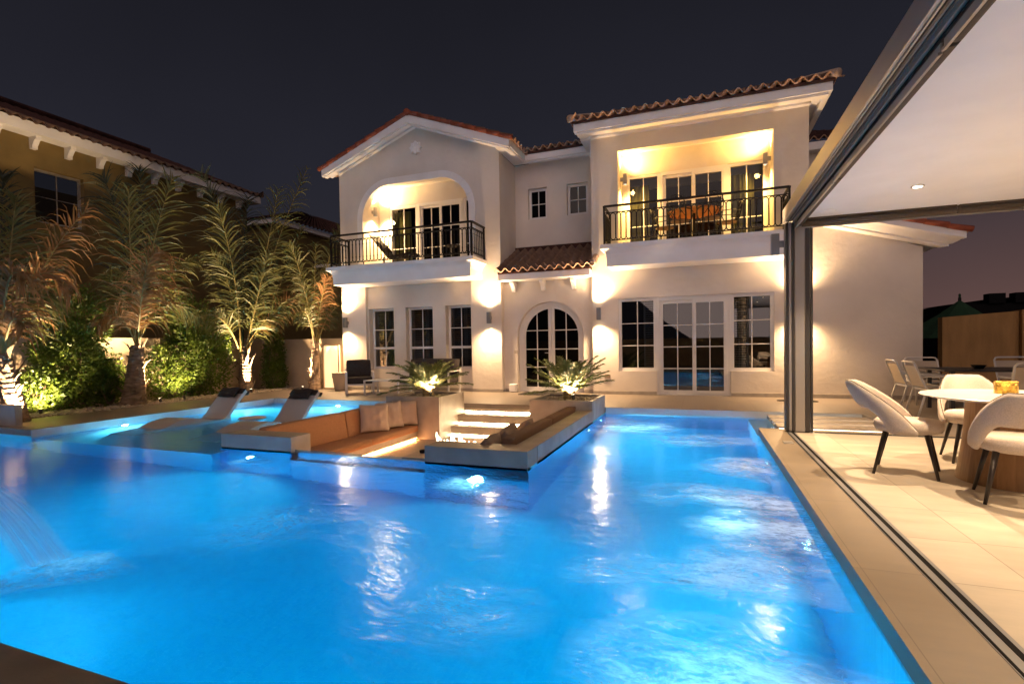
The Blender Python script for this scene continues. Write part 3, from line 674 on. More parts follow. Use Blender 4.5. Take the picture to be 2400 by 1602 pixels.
# barrel tile roofs
ENDP = [house, 'tile_end']
def tiles(mb, a, b, c, d, pitch=.235, row=.38, amp=.07, skirt=True, ru=8):
    a, b, c, d = map(Vector, (a, b, c, d)); n = max(1, round((b-a).length/pitch)); rows = max(1, round((d-a).length/row))
    nrm = (b-a).cross(d-a).normalized()
    def wv(t):
        f = t % 1.0
        return math.sin(PI*f/.62) if f < .62 else -.45*math.sin(PI*(f-.62)/.38)
    def fn(u, v, dz=0):
        p = (a*(1-u)+b*u)*(1-v)+(d*(1-u)+c*u)*v
        return p+nrm*(amp*wv(u*n)+dz)
    nu = n*ru; vs = []
    lv = []
    for r_ in range(rows): lv += [(r_/rows, .028), ((r_+.97)/rows, 0)]
    for v, dz in lv: vs += [fn(i/nu, min(v, 1), dz) for i in range(nu+1)]
    fs = [(j*(nu+1)+i, j*(nu+1)+i+1, (j+1)*(nu+1)+i+1, (j+1)*(nu+1)+i) for j in range(len(lv)-1) for i in range(nu)]
    mb.add(vs, fs)
    if skirt:
        up = (d-a).normalized()
        vs = []
        for i in range(nu+1): p = fn(i/nu, 0, .028); vs += [p, p-nrm*.030+up*.0, p-nrm*.030+up*.3]
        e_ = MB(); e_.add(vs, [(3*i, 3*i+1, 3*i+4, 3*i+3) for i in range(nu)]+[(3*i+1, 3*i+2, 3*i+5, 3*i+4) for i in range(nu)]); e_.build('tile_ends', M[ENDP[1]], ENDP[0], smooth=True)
    return mb
# right hip roof
T = MB(); ez = 6.53
tiles(T, (-2.88, 11.94, ez), (2.62, 11.94, ez), (.6, 14.6, ez+.98), (-.9, 14.6, ez+.98))
tiles(T, (2.62, 11.94, ez), (2.62, 20, ez), (.6, 18, ez+.98), (.6, 14.6, ez+.98), pitch=.26)
tiles(T, (-2.88, 20, ez), (-2.88, 11.94, ez), (-.9, 14.6, ez+.98), (-.9, 18, ez+.98), pitch=.26)
# recess roof
tiles(T, (-4.75, 13.52, 6.62), (-2.7, 13.52, 6.62), (-2.7, 16.5, 7.6), (-4.75, 16.5, 7.6))
# porch pent roof
tiles(T, (-5.05, 12.40, 3.17), (-2.42, 12.40, 3.17), (-2.50, 13.995, 3.98), (-4.98, 13.995, 3.98), row=.33)
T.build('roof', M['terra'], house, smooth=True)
U = MB()
U.box(-2.84, 2.58, 11.98, 12.6, 6.47, 6.52); U.box(2.2, 2.58, 12.6, 20, 6.47, 6.52); U.box(-4.7, -2.6, 13.56, 14.1, 6.55, 6.60)
U.box(-4.98, -2.56, 12.47, 12.9, 3.12, 3.165); U.box(-4.99, -2.55, 13.90, 13.995, 3.90, 4.05)
for x0, x1 in ((-5.0, -4.93), (-2.60, -2.53)): U.prism([(12.8, 3.2), (14.0, 3.84), (14.0, 4.02), (12.8, 3.42)], x0, x1, 'x')
U.build('tile_bed', M['terra_dark'], house)
# hip caps with mortar ends
for p, q in (((-2.88, 11.93, 6.58), (-.9, 14.6, 7.56)), ((2.62, 11.93, 6.58), (.6, 14.6, 7.56)), ((-2.43, 12.39, 3.24), (-2.50, 13.99, 4.02))):
    Cp = MB(); Cp.tube([p, q], .085, 10); Cp.build('hip_cap', M['mortar'], house, smooth=True)
# left gable roof, red at the verge
T = MB(); rl = 3.02
tiles(T, (AX+rl, 12.26, AZ+.05-rl*sl_), (AX+rl, 20, AZ+.05-rl*sl_), (AX, 20, AZ+.05), (AX, 12.26, AZ+.05))
tiles(T, (AX-rl, 20, AZ+.05-rl*sl_), (AX-rl, 12.26, AZ+.05-rl*sl_), (AX, 12.26, AZ+.05), (AX, 20, AZ+.05))
T.build('roof', M['terra'], house, smooth=True)
def verge(mb, p, q, n=9, r=.055):
    p, q = Vector(p), Vector(q)
    for i in range(n):
        a = p.lerp(q, i/n); b = p.lerp(q, (i+1.06)/n); mb.tube([a+Vector((0, 0, .012)), b-Vector((0, 0, .010))], [r*1.12, r*.9], 8)
for p, q, n_ in (((AX-rl-.03, 12.29, AZ+.03-rl*sl_), (AX, 12.29, AZ+.06), 9), ((AX+rl+.03, 12.29, AZ+.03-rl*sl_), (AX, 12.29, AZ+.06), 9), ((4.93, 12.34, 3.34), (2.3, 12.34, 4.14), 7)):
    T = MB(); verge(T, p, q, n=n_); T.build('verge_tiles', M['terra_red'], house, smooth=True)
T = MB(); T.tube([(AX, 12.24, AZ+.06), (AX, 20, AZ+.06)], .09, 10); T.build('ridge_cap', M['terra_red'], house, smooth=True)
T = MB(); tiles(T, (4.93, 12.36, 3.33), (4.93, 15.7, 3.33), (2.26, 15.7, 4.13), (2.26, 12.36, 4.13)); tiles(T, (2.3, 15.45, 6.52), (4.35, 15.45, 6.52), (3.2, 18, 7.6), (2.3, 18, 7.6))
T.build('roof', M['terra_dark'], house, smooth=True)

# things fixed to the house front
def wall_lamp(label, p, n, power, sz=.10, h=.30, power_up=None, arm=.075, cat_grp='up and down wall lamps', col=WARM, deg=156):
    p, n = Vector(p), Vector(n); t = thing('wall_lamp', label, 'wall lamp', p, cat_grp)
    s_ = Vector((0, 0, 1)).cross(n); c = p+n*(arm+sz/2)
    q = Matrix((( s_.x, n.x, 0, c.x), (s_.y, n.y, 0, c.y), (0, 0, 1, c.z), (0, 0, 0, 1)))
    b = MB(); a = sz/2
    for x0, x1, y0, y1 in ((-a, a, -a, -a+.008), (-a, a, a-.008, a), (-a, -a+.008, -a+.008, a-.008), (a-.008, a, -a+.008, a-.008)): b.box(x0, x1, y0, y1, -h/2, h/2, q)
    b.build('housing', M['grey_metal'], t)
    b = MB(); b.box(-.03, .03, -a-arm, -a, -.045, .045, q); b.build('bracket', M['grey_metal'], t)
    for z in (-1, 1):
        b = MB(); b.box(-a+.01, a-.01, -a+.01, a-.01, z*(h/2-.03)-.004, z*(h/2-.03)+.004, q); b.build('lens', M['lens'], t)
        pw = power if z < 0 else (power_up if power_up is not None else power)
        if pw: spot(c+n*.045+Vector((0, 0, z*(h/2+.012))), n*.10+Vector((0, 0, z)), pw*.85, min(deg, 120), 1.0, col, .035, t); spot(c+n*.10+Vector((0, 0, z*(h/2+.03))), n*.5+Vector((0, 0, z)), pw*.55, 172, 1.0, col, .06, t)
    return t
wall_lamp('wall lamp at the outer left corner of the house behind the armchair', (-9.98, YF, 2.01), (0, -1, 0), LAMP)
wall_lamp('wall lamp on the pier between the three tall windows and the arched door', (-5.31, YF, 2.0), (0, -1, 0), LAMP)
wall_lamp('wall lamp between the arched door and the wide glazed door', (-2.36, YF, 2.0), (0, -1, 0), LAMP)
wall_lamp('wall lamp on the house wall hidden behind the pergola post', (2.02, YF, 2.0), (0, -1, 0), LAMP)
wall_lamp('small lamp on the inner wall of the arched left balcony', (LL[0], 13.2, 5.36), (1, 0, 0), LAMP*1.5, .09, .26, col=(1, .64, .27), deg=130)
wall_lamp('small lamp on the left inner wall of the square right balcony', (LR[0], 13.2, 5.40), (1, 0, 0), LAMP*.85, .09, .26, col=(1, .58, .14), deg=130)
wall_lamp('small lamp on the right inner wall of the square right balcony', (LR[1], 13.2, 5.46), (-1, 0, 0), LAMP*.85, .09, .26, col=(1, .58, .14), deg=130)
b = MB(); b.box(-2.25, -2.11, YF-.02, YF, .40, .49); tag(b.build('wall_socket', M['sockets'], bevel=.005), 'small brown power socket low on the wall beside the right cycad', 'socket')
b = MB(); b.box(-4.82, -4.63, 12.75, 12.93, 0.01, .22); tag(b.build('utility_box', M['trim'], bevel=.02), 'small white box on the ground left of the arched door', 'box')
b = MB(); b.box(-4.715, -4.63, 12.938, 12.952, 1.03, 1.12); tag(b.build('door_plaque', M['plinth'], bevel=.004), 'small grey plaque on the wall left of the arched door', 'plaque')
b = MB(); b.box(-4.35, -3.1, 12.15, 12.85, .001, .018); tag(b.build('doormat', M['doormat'], bevel=.006), 'dark doormat in front of the arched door', 'doormat')

def railing(label, x0, x1, y0, y1, zb):
    t = thing('balcony_railing', label, 'railing', (x0, y0, zb), 'wrought iron balcony railings')
    zt = zb+.88
    def runs(z): return [((x0, y1, z), (x0, y0, z)), ((x0, y0, z), (x1, y0, z)), ((x1, y0, z), (x1, y1, z))]
    b = MB()
    for p, q in runs(zt): b.bar(p, q, .06, .045)
    b.build('top_rail', M['iron'], t, bevel=.006)
    b = MB()
    for z in (zb+.09, zb+.73):
        for p, q in runs(z): b.bar(p, q, .03, .018)
    b.build('cross_rail', M['iron'], t)
    for x, y in ((x0, y0), (x1, y0), (x0, y1-.03), (x1, y1-.03)):
        b = MB(); b.box(x-.02, x+.02, y-.02, y+.02, zb-.0, zt-.015); b.build('post', M['iron'], t)
    n = max(1, round((x1-x0)/1.15))
    for i in range(1, n):
        x = x0+(x1-x0)*i/n
        for z0, z1 in ((zb, zb+.082), (zb+.738, zt-.015)):
            b = MB(); b.box(x-.012, x+.012, y0-.012, y0+.012, z0, z1); b.build('stub_post', M['iron'], t)
    b = MB()
    def loops(p, q):
        p, q = Vector(p), Vector(q); L = (q-p).length; n = round(L/.118); d = (q-p)/n; w_ = d.length*.5-.004; dn = d.normalized(); z0, z1 = zb+.105, zb+.715
        for i in range(n):
            c = p+d*(i+.5); pts = []
            for k in range(9): a = R(180-180*k/8); pts.append(c+dn*(w_*math.cos(a))+Vector((0, 0, z1-w_+w_*math.sin(a))))
            for k in range(9): a = R(-180*k/8); pts.append(c+dn*(w_*math.cos(a))+Vector((0, 0, z0+w_+w_*math.sin(a))))
            b.tube(pts, .0115, 5, closed=True)
            for z in (z0+.13, z1-.13):
                e_ = c+dn*(d.length/2); b.box(e_.x-.014, e_.x+.014, e_.y-.014, e_.y+.014, z-.012, z+.012)
    loops((x0+.03, y0, 0), (x1-.03, y0, 0)); loops((x0, y1-.06, 0), (x0, y0+.03, 0)); loops((x1, y0+.03, 0), (x1, y1-.06, 0))
    b.build('oval_infill', M['iron'], t)
railing('black iron railing of the square right balcony', -2.08, 1.74, 11.93, YF, 3.55)
railing('black iron railing of the arched left balcony', -9.86, -5.46, 11.93, YF, 3.55)

# ------------------------------------------------------------------ sunken lounge
struct(MB().box(-6.06, -1.8, 5.36, 10.3, -.70, -.60), 'lounge_floor', M['riser'])
BT = .087
b = MB(); b.box(-6.30, -5.06, 5.25, 5.61, -.60, BT); b.box(-6.30, -6.06, 5.61, 8.94, -.60, .02)
b.box(-5.06, -3.06, 5.335, 5.42, -.60, -.13)
tag(b.build('lounge_wall', M['stone'], bevel=.004), 'stone wall of the sunken lounge with a square end block beside the loungers', 'wall')
b = MB(); b.box(-3.06, -1.78, 5.25, 5.61, -.60, BT); b.box(-2.04, -1.78, 5.61, 8.86, -.60, BT)
tag(b.build('bench_wall', M['stone_dark'], bevel=.004), 'long L shaped stone bench wall between the lounge and the right lane of the pool', 'wall')
b = MB(); b.box(-5.058, -3.062, 5.317, 5.333, -.60, -.085)
tag(b.build('glass_weir', M['clear_glass']), 'low clear glass panel holding the pool water in front of the sunken lounge', 'glass panel')
# steps with light strips
st = thing('lounge_steps', 'three pale stone steps with glowing light strips down to the sunken lounge', 'steps', (-3.9, 10, 0))
for k, (z, y0, y1) in enumerate(((-.20, 9.77, 10.12), (-.40, 9.45, 9.80))):
    b = MB(); b.box(-4.868, -2.952, y0, y1+.1, z-.06, z); b.box(-4.868, -2.952, y0+.012, y0+.06, z-.165, z-.06); b.build('step', M['riser'], st, bevel=.004)
b = MB(); b.box(-4.868, -2.952, 10.112, 10.15, -.165, -.10); b.build('riser', M['riser'], st)
for y, z in ((10.118, -.2), (9.79, -.4), (9.47, -.6)):
    b = MB(); b.box(-4.86, -2.96, y, y+.012, z+.004, z+.032); b.build('light_strip', M['led'], st)
for x0, x1, y0, lab in ((-6.10, -4.87, 8.95, 'left stone planter holding the wide cycad between lounge and terrace'), (-2.95, -1.785, 8.86, 'right stone planter holding the tall cycad at the end of the bench wall')):
    t = thing('planter', lab, 'planter', (x0, y0, 0), 'stone planters beside the lounge steps')
    b = MB(); b.box(x0, x1, y0, y0+.06, -.62, .25); b.box(x0, x1, 10.03, 10.098, -.62, .25); b.box(x0, x0+.06, y0+.06, 10.03, -.62, .25); b.box(x1-.06, x1, y0+.06, 10.03, -.62, .25)
    b.build('box_wall', M['stone'], t, bevel=.005)
    b = MB(); b.box(x0+.05, x1-.05, y0+.05, 10.04, -.6, .19); b.build('soil', M['soil'], t)
def pebbles(name, pts, r0, r1, parent=None, squash=.55):
    bm = bmesh.new(); base = bmesh.new(); bmesh.ops.create_icosphere(base, subdivisions=1, radius=1)
    bv = [v.co.copy() for v in base.verts]; bf = [[v.index for v in f.verts] for f in base.faces]; base.free(); bm.free()
    b = MB()
    for p in pts:
        r = rnd.uniform(r0, r1); q = Matrix.Rotation(rnd.uniform(0, 6.28), 3, 'Z'); sx, sy, sz = rnd.uniform(.8, 1.25), rnd.uniform(.7, 1.1), squash*rnd.uniform(.8, 1.2)
        b.add([Vector(p)+q @ Vector((v.x*r*sx, v.y*r*sy, v.z*r*sz)) for v in bv], bf)
    return b.build(name, M['pebble'], parent, smooth=True)
tag(pebbles('pebbles', [(rnd.uniform(-6.0, -4.95), rnd.uniform(9.04, 10.0), .195+rnd.uniform(0, .015)) for _ in range(420)]+[(rnd.uniform(-2.86, -1.87), rnd.uniform(8.95, 10.0), .195+rnd.uniform(0, .015)) for _ in range(420)], .018, .034), kind='stuff')
tag(pebbles('gravel', [(-12.02-abs(rnd.gauss(0, .45)), rnd.uniform(5.1, 12.9), -.01+rnd.uniform(0, .03)) for _ in range(1900)], .03, .065), kind='stuff')

# built in sofas
def soft(x0, x1, y0, y1, z0, z1, puff=.02, nx=10, ny=10, nz=4):
    b = MB()
    def P(u, v, w_):
        bx, by, bz = (2*u-1), (2*v-1), (2*w_-1)
        k = lambda q: 1-q**6
        return Vector((x0+(x1-x0)*u+puff*.5*bx**3*k(by)*k(bz), y0+(y1-y0)*v+puff*.5*by**3*k(bx)*k(bz), z0+(z1-z0)*w_+puff*bz*k(bx)*k(by)))
    b.grid(lambda u, v: P(u, v, 1), nx, ny); b.grid(lambda u, v: P(u, 1-v, 0), nx, ny)
    b.grid(lambda u, v: P(u, 0, v), nx, nz); b.grid(lambda u, v: P(1-u, 1, v), nx, nz)
    b.grid(lambda u, v: P(0, 1-u, v), ny, nz); b.grid(lambda u, v: P(1, u, v), ny, nz)
    return b
def sofa(lab, xw, sgn, m_):
    t = thing('built_in_sofa', lab, 'sofa', (xw, 7.2, -.6), 'built in lounge sofas')
    X = lambda d: xw+sgn*d
    xs = sorted((X(0), X(.74))); b = MB(); b.box(xs[0], xs[1], 5.615, 8.85, -.56, -.435); b.box(*sorted((X(0), X(.70))), 5.615, 8.85, -.60, -.56); b.build('base', M['riser'], t, bevel=.004)
    b = MB(); b.box(*sorted((X(.702), X(.735))), 5.63, 8.84, -.5628, -.5606); b.build('light_strip', M['led_soft'], t)
    for y0, y1 in ((5.62, 7.34), (7.355, 8.85)):
        xs = sorted((X(.18), X(.77))); soft(xs[0], xs[1], y0, y1, -.43, -.315, .012).build('seat_cushion', M[m_], t, smooth=True, bevel=.02, weld=True)
        xs = sorted((X(.015), X(.17))); q = soft(xs[0], xs[1], y0+.01, y1, -.33, .115 if sgn > 0 else .15, .012)
        for v in q.v: v.x += sgn*(.10-(v.z+.33)*.16)
        q.build('back_cushion', M[m_], t, smooth=True, bevel=.02, weld=True)
sofa('long tan built in sofa along the left wall of the sunken lounge', -6.06, 1, 'cushion')
sofa('brown built in sofa along the inner side of the right bench wall', -2.04, -1, 'cushion_dark')
def pillow(name, w_, h, th, material, seed=0, n=18):
    r_ = random.Random(seed); ph = [r_.uniform(0, 6.28) for _ in range(6)]; b = MB()
    def P(u, v, sd):
        x, z = 2*u-1, 2*v-1
        e = (1-abs(x)**2.6)*(1-abs(z)**2.6); e = max(e, 0)**.55
        cx = x*(1-.07*(1-abs(z)**2)); cz = z*(1-.07*(1-abs(x)**2))
        wr = .10*math.sin(5*x+3*z+ph[0])+.07*math.sin(9*z-4*x+ph[1])+.06*math.sin(13*x+ph[2])
        return Vector((cx*w_/2, sd*th/2*e*(1+wr), cz*h/2+h/2-.02*math.sin(x*3+ph[3])*e))
    b.grid(lambda u, v: P(u, v, -1), n, n); b.grid(lambda u, v: P(1-u, v, 1), n, n)
    return b.build(name, material, smooth=True, weld=True)
def put_pillow(lab, grp, loc, nrm, lean, m_, seed, w_=.54, h=.50, roll=0, th=.20, cat='cushion'):
    o = tag(pillow('cushion', w_, h, th, M[m_], seed), lab, cat, grp)
    a = math.atan2(nrm[0], -nrm[1])
    o.matrix_world = Matrix.Translation(loc) @ Matrix.Rotation(a, 4, 'Z') @ Matrix.Rotation(R(-lean), 4, 'X') @ Matrix.Rotation(R(roll), 4, 'Y')
    return o
GP = 'pale cushions on the left lounge sofa'; GD = 'shade-darkened taupe cushions on the right lounge sofa'
put_pillow('pale square cushion in front, nearest the glass on the left sofa', GP, (-5.60, 7.86, -.30), (.83, -.55), 14, 'pillow', 1, .56, .52, 3)
put_pillow('pale square cushion in the middle of the three on the left sofa', GP, (-5.54, 8.30, -.30), (.86, -.50), 12, 'pillow', 2, .54, .52, -2)
put_pillow('pale square cushion furthest back against the left planter', GP, (-5.46, 8.68, -.30), (.80, -.60), 12, 'pillow', 3, .52, .50, 2)
put_pillow('shade-darkened taupe cushion at the near end of the right sofa, slumped low', GD, (-2.56, 5.75, -.31), (-1, -.1), 20, 'taupe', 4, .60, .49, 0, .24)
put_pillow('shade-darkened taupe cushion in the middle of the right sofa', GD, (-2.58, 6.40, -.31), (-1, -.15), 20, 'taupe', 5, .62, .51, 4, .24)
put_pillow('shade-darkened taupe cushion on the right sofa closest to the lit steps', GD, (-2.55, 7.15, -.31), (-1, -.2), 20, 'taupe', 6, .64, .49, -5, .24)
# fire table
t = thing('fire_table', 'low brown fire table with small flames in the middle of the sunken lounge', 'table', (-3.5, 6.9, -.6))
b = MB(); b.box(-3.92, -3.0, 6.1, 7.7, -.33, -.28); b.build('tabletop', M['stone_dark'], t, bevel=.006)
b = MB(); b.box(-3.8, -3.12, 6.25, 7.55, -.60, -.331); b.build('base', M['stone_dark'], t)
b = MB(); b.box(-3.88, -3.2, 7.0, 7.12, -.279, -.262); b.build('burner', M['iron'], t)
b = MB()
for i in range(11):
    x = -3.86+.64*i/10+rnd.uniform(-.02, .02); h = rnd.choice((.07, .10, .19, .15, .08)); r_ = rnd.uniform(.022, .036); dx = rnd.uniform(-.035, .035)
    b.tube([(x, 7.06, -.27), (x+dx*.4, 7.06, -.27+h*.35), (x+dx, 7.06+dx*.4, -.27+h*.7), (x+dx*1.4, 7.06, -.27+h)], [r_*.6, r_, r_*.55, .001], 6)
b.build('flames', M['flame'], t, smooth=True)
point((-3.5, 7.06, -.12), 45, (1, .45, .15), .12, t)
b = MB(); b.lathe([(.001, 0), (.05, 0), (.055, .035), (.045, .035), (.04, .01), (.001, .01)], 20, (-3.78, 6.45, -.279), cap=False); tag(b.build('ashtray', M['black'], smooth=True), 'tiny black dish on the brown fire table', 'dish')

# ------------------------------------------------------------------ loungers in the shallow shelf
def lounger(x0):
    t = thing('pool_lounger', '', 'lounger', (x0, 7.0, -.42), 'moulded loungers standing in the shallow water')
    wd = .62; th = .065
    prof = [(5.75, -.36), (6.0, -.235), (6.25, -.12), (6.5, -.035), (6.75, -.005), (7.0, -.04), (7.2, -.095), (7.38, -.135), (7.50, -.115), (7.60, -.02), (7.72, .12), (7.86, .27), (8.02, .42)]
    n = len(prof); b = MB()
    up = []; lo = []
    for i, (y, z) in enumerate(prof):
        a = Vector((0, prof[max(i-1, 0)][0], prof[max(i-1, 0)][1])); c = Vector((0, prof[min(i+1, n-1)][0], prof[min(i+1, n-1)][1])); d = (c-a).normalized(); nn = Vector((0, -d.z, d.y))
        up.append((y, z)); lo.append((y-nn.y*th, z-nn.z*th))
    for i in range(n-1): b.prism([up[i], up[i+1], lo[i+1], lo[i]], x0-wd/2, x0+wd/2, 'x')
    # side skirts reaching down into the water
    for sx in (-1, 1):
        xa, xb = sorted((x0+sx*wd/2, x0+sx*(wd/2-.05)))
        for i in range(n-1):
            if lo[i][0] > 7.62: break
            b.prism([lo[i], lo[i+1], (lo[i+1][0], -.42), (lo[i][0], -.42)], xa, xb, 'x')
    o = b.build('shell', M['lounger'], t, weld=True, bevel=.012)
    q = pillow('head_pillow', .50, .24, .13, M['charcoal'], 11); q.parent = t; ORG[q.name] = ORG[t.name]
    q.matrix_local = Matrix.Translation(Vector((x0, 7.80, .285))-ORG[t.name]) @ Matrix.Rotation(R(-43), 4, 'X')
    c = MB()
    for z0 in (.40,): c.box(x0-wd/2-.006, x0+wd/2+.006, 7.985, 7.995, .36, .43)
    s_ = MB(); s_.prism([(7.93, .345), (8.025, .43), (8.01, .445), (7.915, .36)], x0-wd/2-.008, x0+wd/2+.008, 'x'); s_.prism([(8.07, .30), (8.13, .37), (8.115, .385), (8.055, .315)], x0-wd/2-.008, x0+wd/2+.008, 'x')
    s_.build('strap', M['charcoal'], t)
    return t
l1 = lounger(-9.20); l1['label'] = 'taupe moulded pool lounger on the left, closest to the palm bed'
l2 = lounger(-7.32); l2['label'] = 'taupe moulded pool lounger on the right, beside the lounge wall'
t = thing('pool_side_table', 'small round side table standing in shallow water between the two loungers', 'side table', (-8.25, 7.58, -.42))
b = MB(); b.lathe([(.001, -.075), (.235, -.075), (.25, -.085), (.25, -.10), (.235, -.11), (.001, -.11)], 40, (-8.25, 7.58, 0), cap=False); b.build('top', M['lounger'], t, smooth=False)
b = MB(); b.lathe([(.16, -.42), (.14, -.3), (.10, -.11)], 28, (-8.25, 7.58, 0)); b.build('pedestal', M['lounger'], t, smooth=True)

# ------------------------------------------------------------------ water spout at the left
t = thing('water_spout', 'steel spout pouring a smooth arc of water into the near left of the pool', 'fountain', (-5.35, 2.05, -.12))
b = MB(); b.box(-5.45, -5.25, 1.93, 2.17, PZ, .30); b.box(-5.45, -4.98, 1.90, 2.20, .30, .34); b.build('scupper', M['alu'], t, bevel=.008)
b = MB(); nS = 34
def arcp(u, v, k):
    y = 1.915+.26*u+.02*k*v; x = -4.98+(1.0+.16*(u-.5)+.05*k)*v; z = .335-.455*v*v-.02*v
    return Vector((x, y, z+.012*k))
for k in (0, -.9): b.grid(lambda u, v: arcp(u, v, k), 20, nS)
def sheet_mat():
    m, nt, b_ = nmat('falling_water'); nt.nodes.remove(b_); out = nt.nodes['Material Output']
    tr = N(nt, 'ShaderNodeBsdfTransparent'); tl = N(nt, 'ShaderNodeBsdfTranslucent'); setc(tl.inputs[0], (.85, .91, .98)); df = N(nt, 'ShaderNodeBsdfDiffuse'); setc(df.inputs[0], (.8, .87, .96))
    tc = N(nt, 'ShaderNodeTexCoord'); mp = N(nt, 'ShaderNodeMapping'); mp.inputs['Scale'].default_value = (.35, 22, .35); nt.links.new(tc.outputs['Object'], mp.inputs[0])
    nz = N(nt, 'ShaderNodeTexNoise'); nz.inputs['Scale'].default_value = 1.6; nz.inputs['Detail'].default_value = 6; nt.links.new(mp.outputs[0], nz.inputs['Vector'])
    sp = N(nt, 'ShaderNodeSeparateXYZ'); nt.links.new(tc.outputs['Object'], sp.inputs[0])
    e1 = N(nt, 'ShaderNodeMapRange'); e1.interpolation_type = 'SMOOTHSTEP'; e1.inputs['From Min'].default_value = -.135; e1.inputs['From Max'].default_value = -.08; nt.links.new(sp.outputs[1], e1.inputs[0])
    e2 = N(nt, 'ShaderNodeMapRange'); e2.interpolation_type = 'SMOOTHSTEP'; e2.inputs['From Min'].default_value = .125; e2.inputs['From Max'].default_value = .07; nt.links.new(sp.outputs[1], e2.inputs[0])
    mr = N(nt, 'ShaderNodeMapRange'); mr.inputs['From Min'].default_value = .3; mr.inputs['From Max'].default_value = .7; mr.inputs['To Min'].default_value = .12; mr.inputs['To Max'].default_value = .46; nt.links.new(nz.outputs[0], mr.inputs[0])
    p1 = N(nt, 'ShaderNodeMath', operation='MULTIPLY'); nt.links.new(e1.outputs[0], p1.inputs[0]); nt.links.new(e2.outputs[0], p1.inputs[1])
    p2 = N(nt, 'ShaderNodeMath', operation='MULTIPLY'); nt.links.new(p1.outputs[0], p2.inputs[0]); nt.links.new(mr.outputs[0], p2.inputs[1])
    a = N(nt, 'ShaderNodeMixShader'); a.inputs[0].default_value = .6; nt.links.new(df.outputs[0], a.inputs[1]); nt.links.new(tl.outputs[0], a.inputs[2])
    d = N(nt, 'ShaderNodeMixShader'); nt.links.new(p2.outputs[0], d.inputs[0]); nt.links.new(tr.outputs[0], d.inputs[1]); nt.links.new(a.outputs[0], d.inputs[2])
    nt.links.new(d.outputs[0], out.inputs['Surface']); return m
b.build('water_sheet', sheet_mat(), t, smooth=True)

# ------------------------------------------------------------------ pergola on the right
struct(paving([(1.21, 9, -4, 7.88)]), 'pergola_floor', M['pergola_floor'])
struct(paving([(.78, 1.10, 1.27, 8.16), (1.10, 9, 7.99, 8.16)]), 'pool_coping', M['coping'])
struct(paving([(2.55, 12, 8.165, 10.095)]), 'terrace_strip', M['terrace'])
struct(MB().box(.80, 9, -4, 8.14, PZ, -.101), 'pergola_base', M['stone_dark'])
struct(MB().box(2.575, 12, 8.15, 12, PZ, -.101), 'terrace_base', M['stone_dark'])
pg = thing('pergola', 'large grey metal pergola with a white ceiling over the dining area', 'pergola', (1.27, 7.95, 0))
b = MB(); b.box(1.215, 1.335, 7.905, 8.025, .001, 2.88); b.build('post', M['alu'], pg, bevel=.006)
b = MB(); b.box(7.6, 7.72, 7.905, 8.025, .001, 2.88); b.build('post', M['alu'], pg, bevel=.006)
b = MB(); b.box(1.09, 1.235, -2, 8.06, 2.885, 3.075); b.build('beam', M['alu'], pg, bevel=.006)
b = MB(); b.box(1.236, 8, 7.93, 8.06, 2.86, 3.075); b.build('beam', M['alu'], pg, bevel=.006)
b = MB(); b.tube([(1.093, -2, 2.889), (1.093, 8.05, 2.889)], .012, 10); b.build('edge_bead', M['alu'], pg, smooth=True)
b = MB(); b.box(1.125, 1.14, -2, 7.88, 2.868, 2.886); b.box(1.163, 1.172, -2, 7.88, 2.872, 2.8855); b.build('head_track', M['dark_alu'], pg)
b = MB(); b.box(1.183, 1.196, -2, 7.88, 2.85, 2.8855); b.box(1.106, 1.118, -2, 7.88, 2.873, 2.8855); b.build('head_track', M['alu'], pg)
b = MB(); b.box(1.236, 8, -2, 7.929, 2.90, 2.96); b.build('ceiling', M['ceiling'], pg)
b = MB()
for y0, y1 in ((-2, 3.36), (3.40, 5.72), (5.76, 7.83)): b.tube([(1.268, y0, 2.842), (1.268, y1, 2.842)], .042, 14)
b.box(1.232, 1.30, -2, 7.83, 2.872, 2.899); b.build('roller_blind', M['brown_fabric'], pg, smooth=False)
b = MB()
for y0, y1 in ((-2, 3.36), (3.40, 5.72), (5.76, 7.83)): b.box(1.205, 1.216, y0, y1, 2.765, 2.782); b.box(1.216, 1.225, y0, y1, 2.77, 2.83)
b.build('blind_bar', M['alu'], pg)
b = MB()
for x0, x1 in ((1.30, 2.98), (3.01, 5.2), (5.23, 7.6)): b.tube([(x0, 7.88, 2.835), (x1, 7.88, 2.835)], .042, 14); b.box(x0, x1, 7.845, 7.925, 2.874, 2.899)
b.build('roller_blind', M['brown_fabric'], pg)
b = MB(); b.box(1.32, 7.6, 7.90, 7.91, 2.775, 2.80); b.build('blind_bar', M['alu'], pg)
for k, x in enumerate((1.100, 1.137, 1.174)):
    b = MB(); b.box(x, x+.026, 7.86, 8.05, .012, 2.866); b.box(x-.003, x+.029, 7.852, 7.862, .02, 2.86); b.build('folded_panel', M['dark_alu'] if k != 1 else M['alu'], pg, bevel=.003)
b = MB(); b.box(1.345, 1.40, 7.93, 7.99, .004, 2.80); b.box(1.41, 1.435, 7.92, 8.0, .004, 2.80); b.build('guide_rail', M['dark_alu'], pg, bevel=.003)
b = MB(); b.box(1.101, 1.209, -2, 7.88, -.06, .003); b.box(1.40, 8, 7.881, 7.989, -.06, .003); b.build('floor_track', M['grey_metal'], pg)
b = MB(); b.box(1.106, 1.118, -2, 7.86, .0031, .006); b.box(1.160, 1.186, -2, 7.86, .0031, .006); b.box(1.45, 8, 7.90, 7.915, .0031, .006); b.box(1.45, 8, 7.945, 7.965, .0031, .006); b.build('floor_track', M['black'], pg)
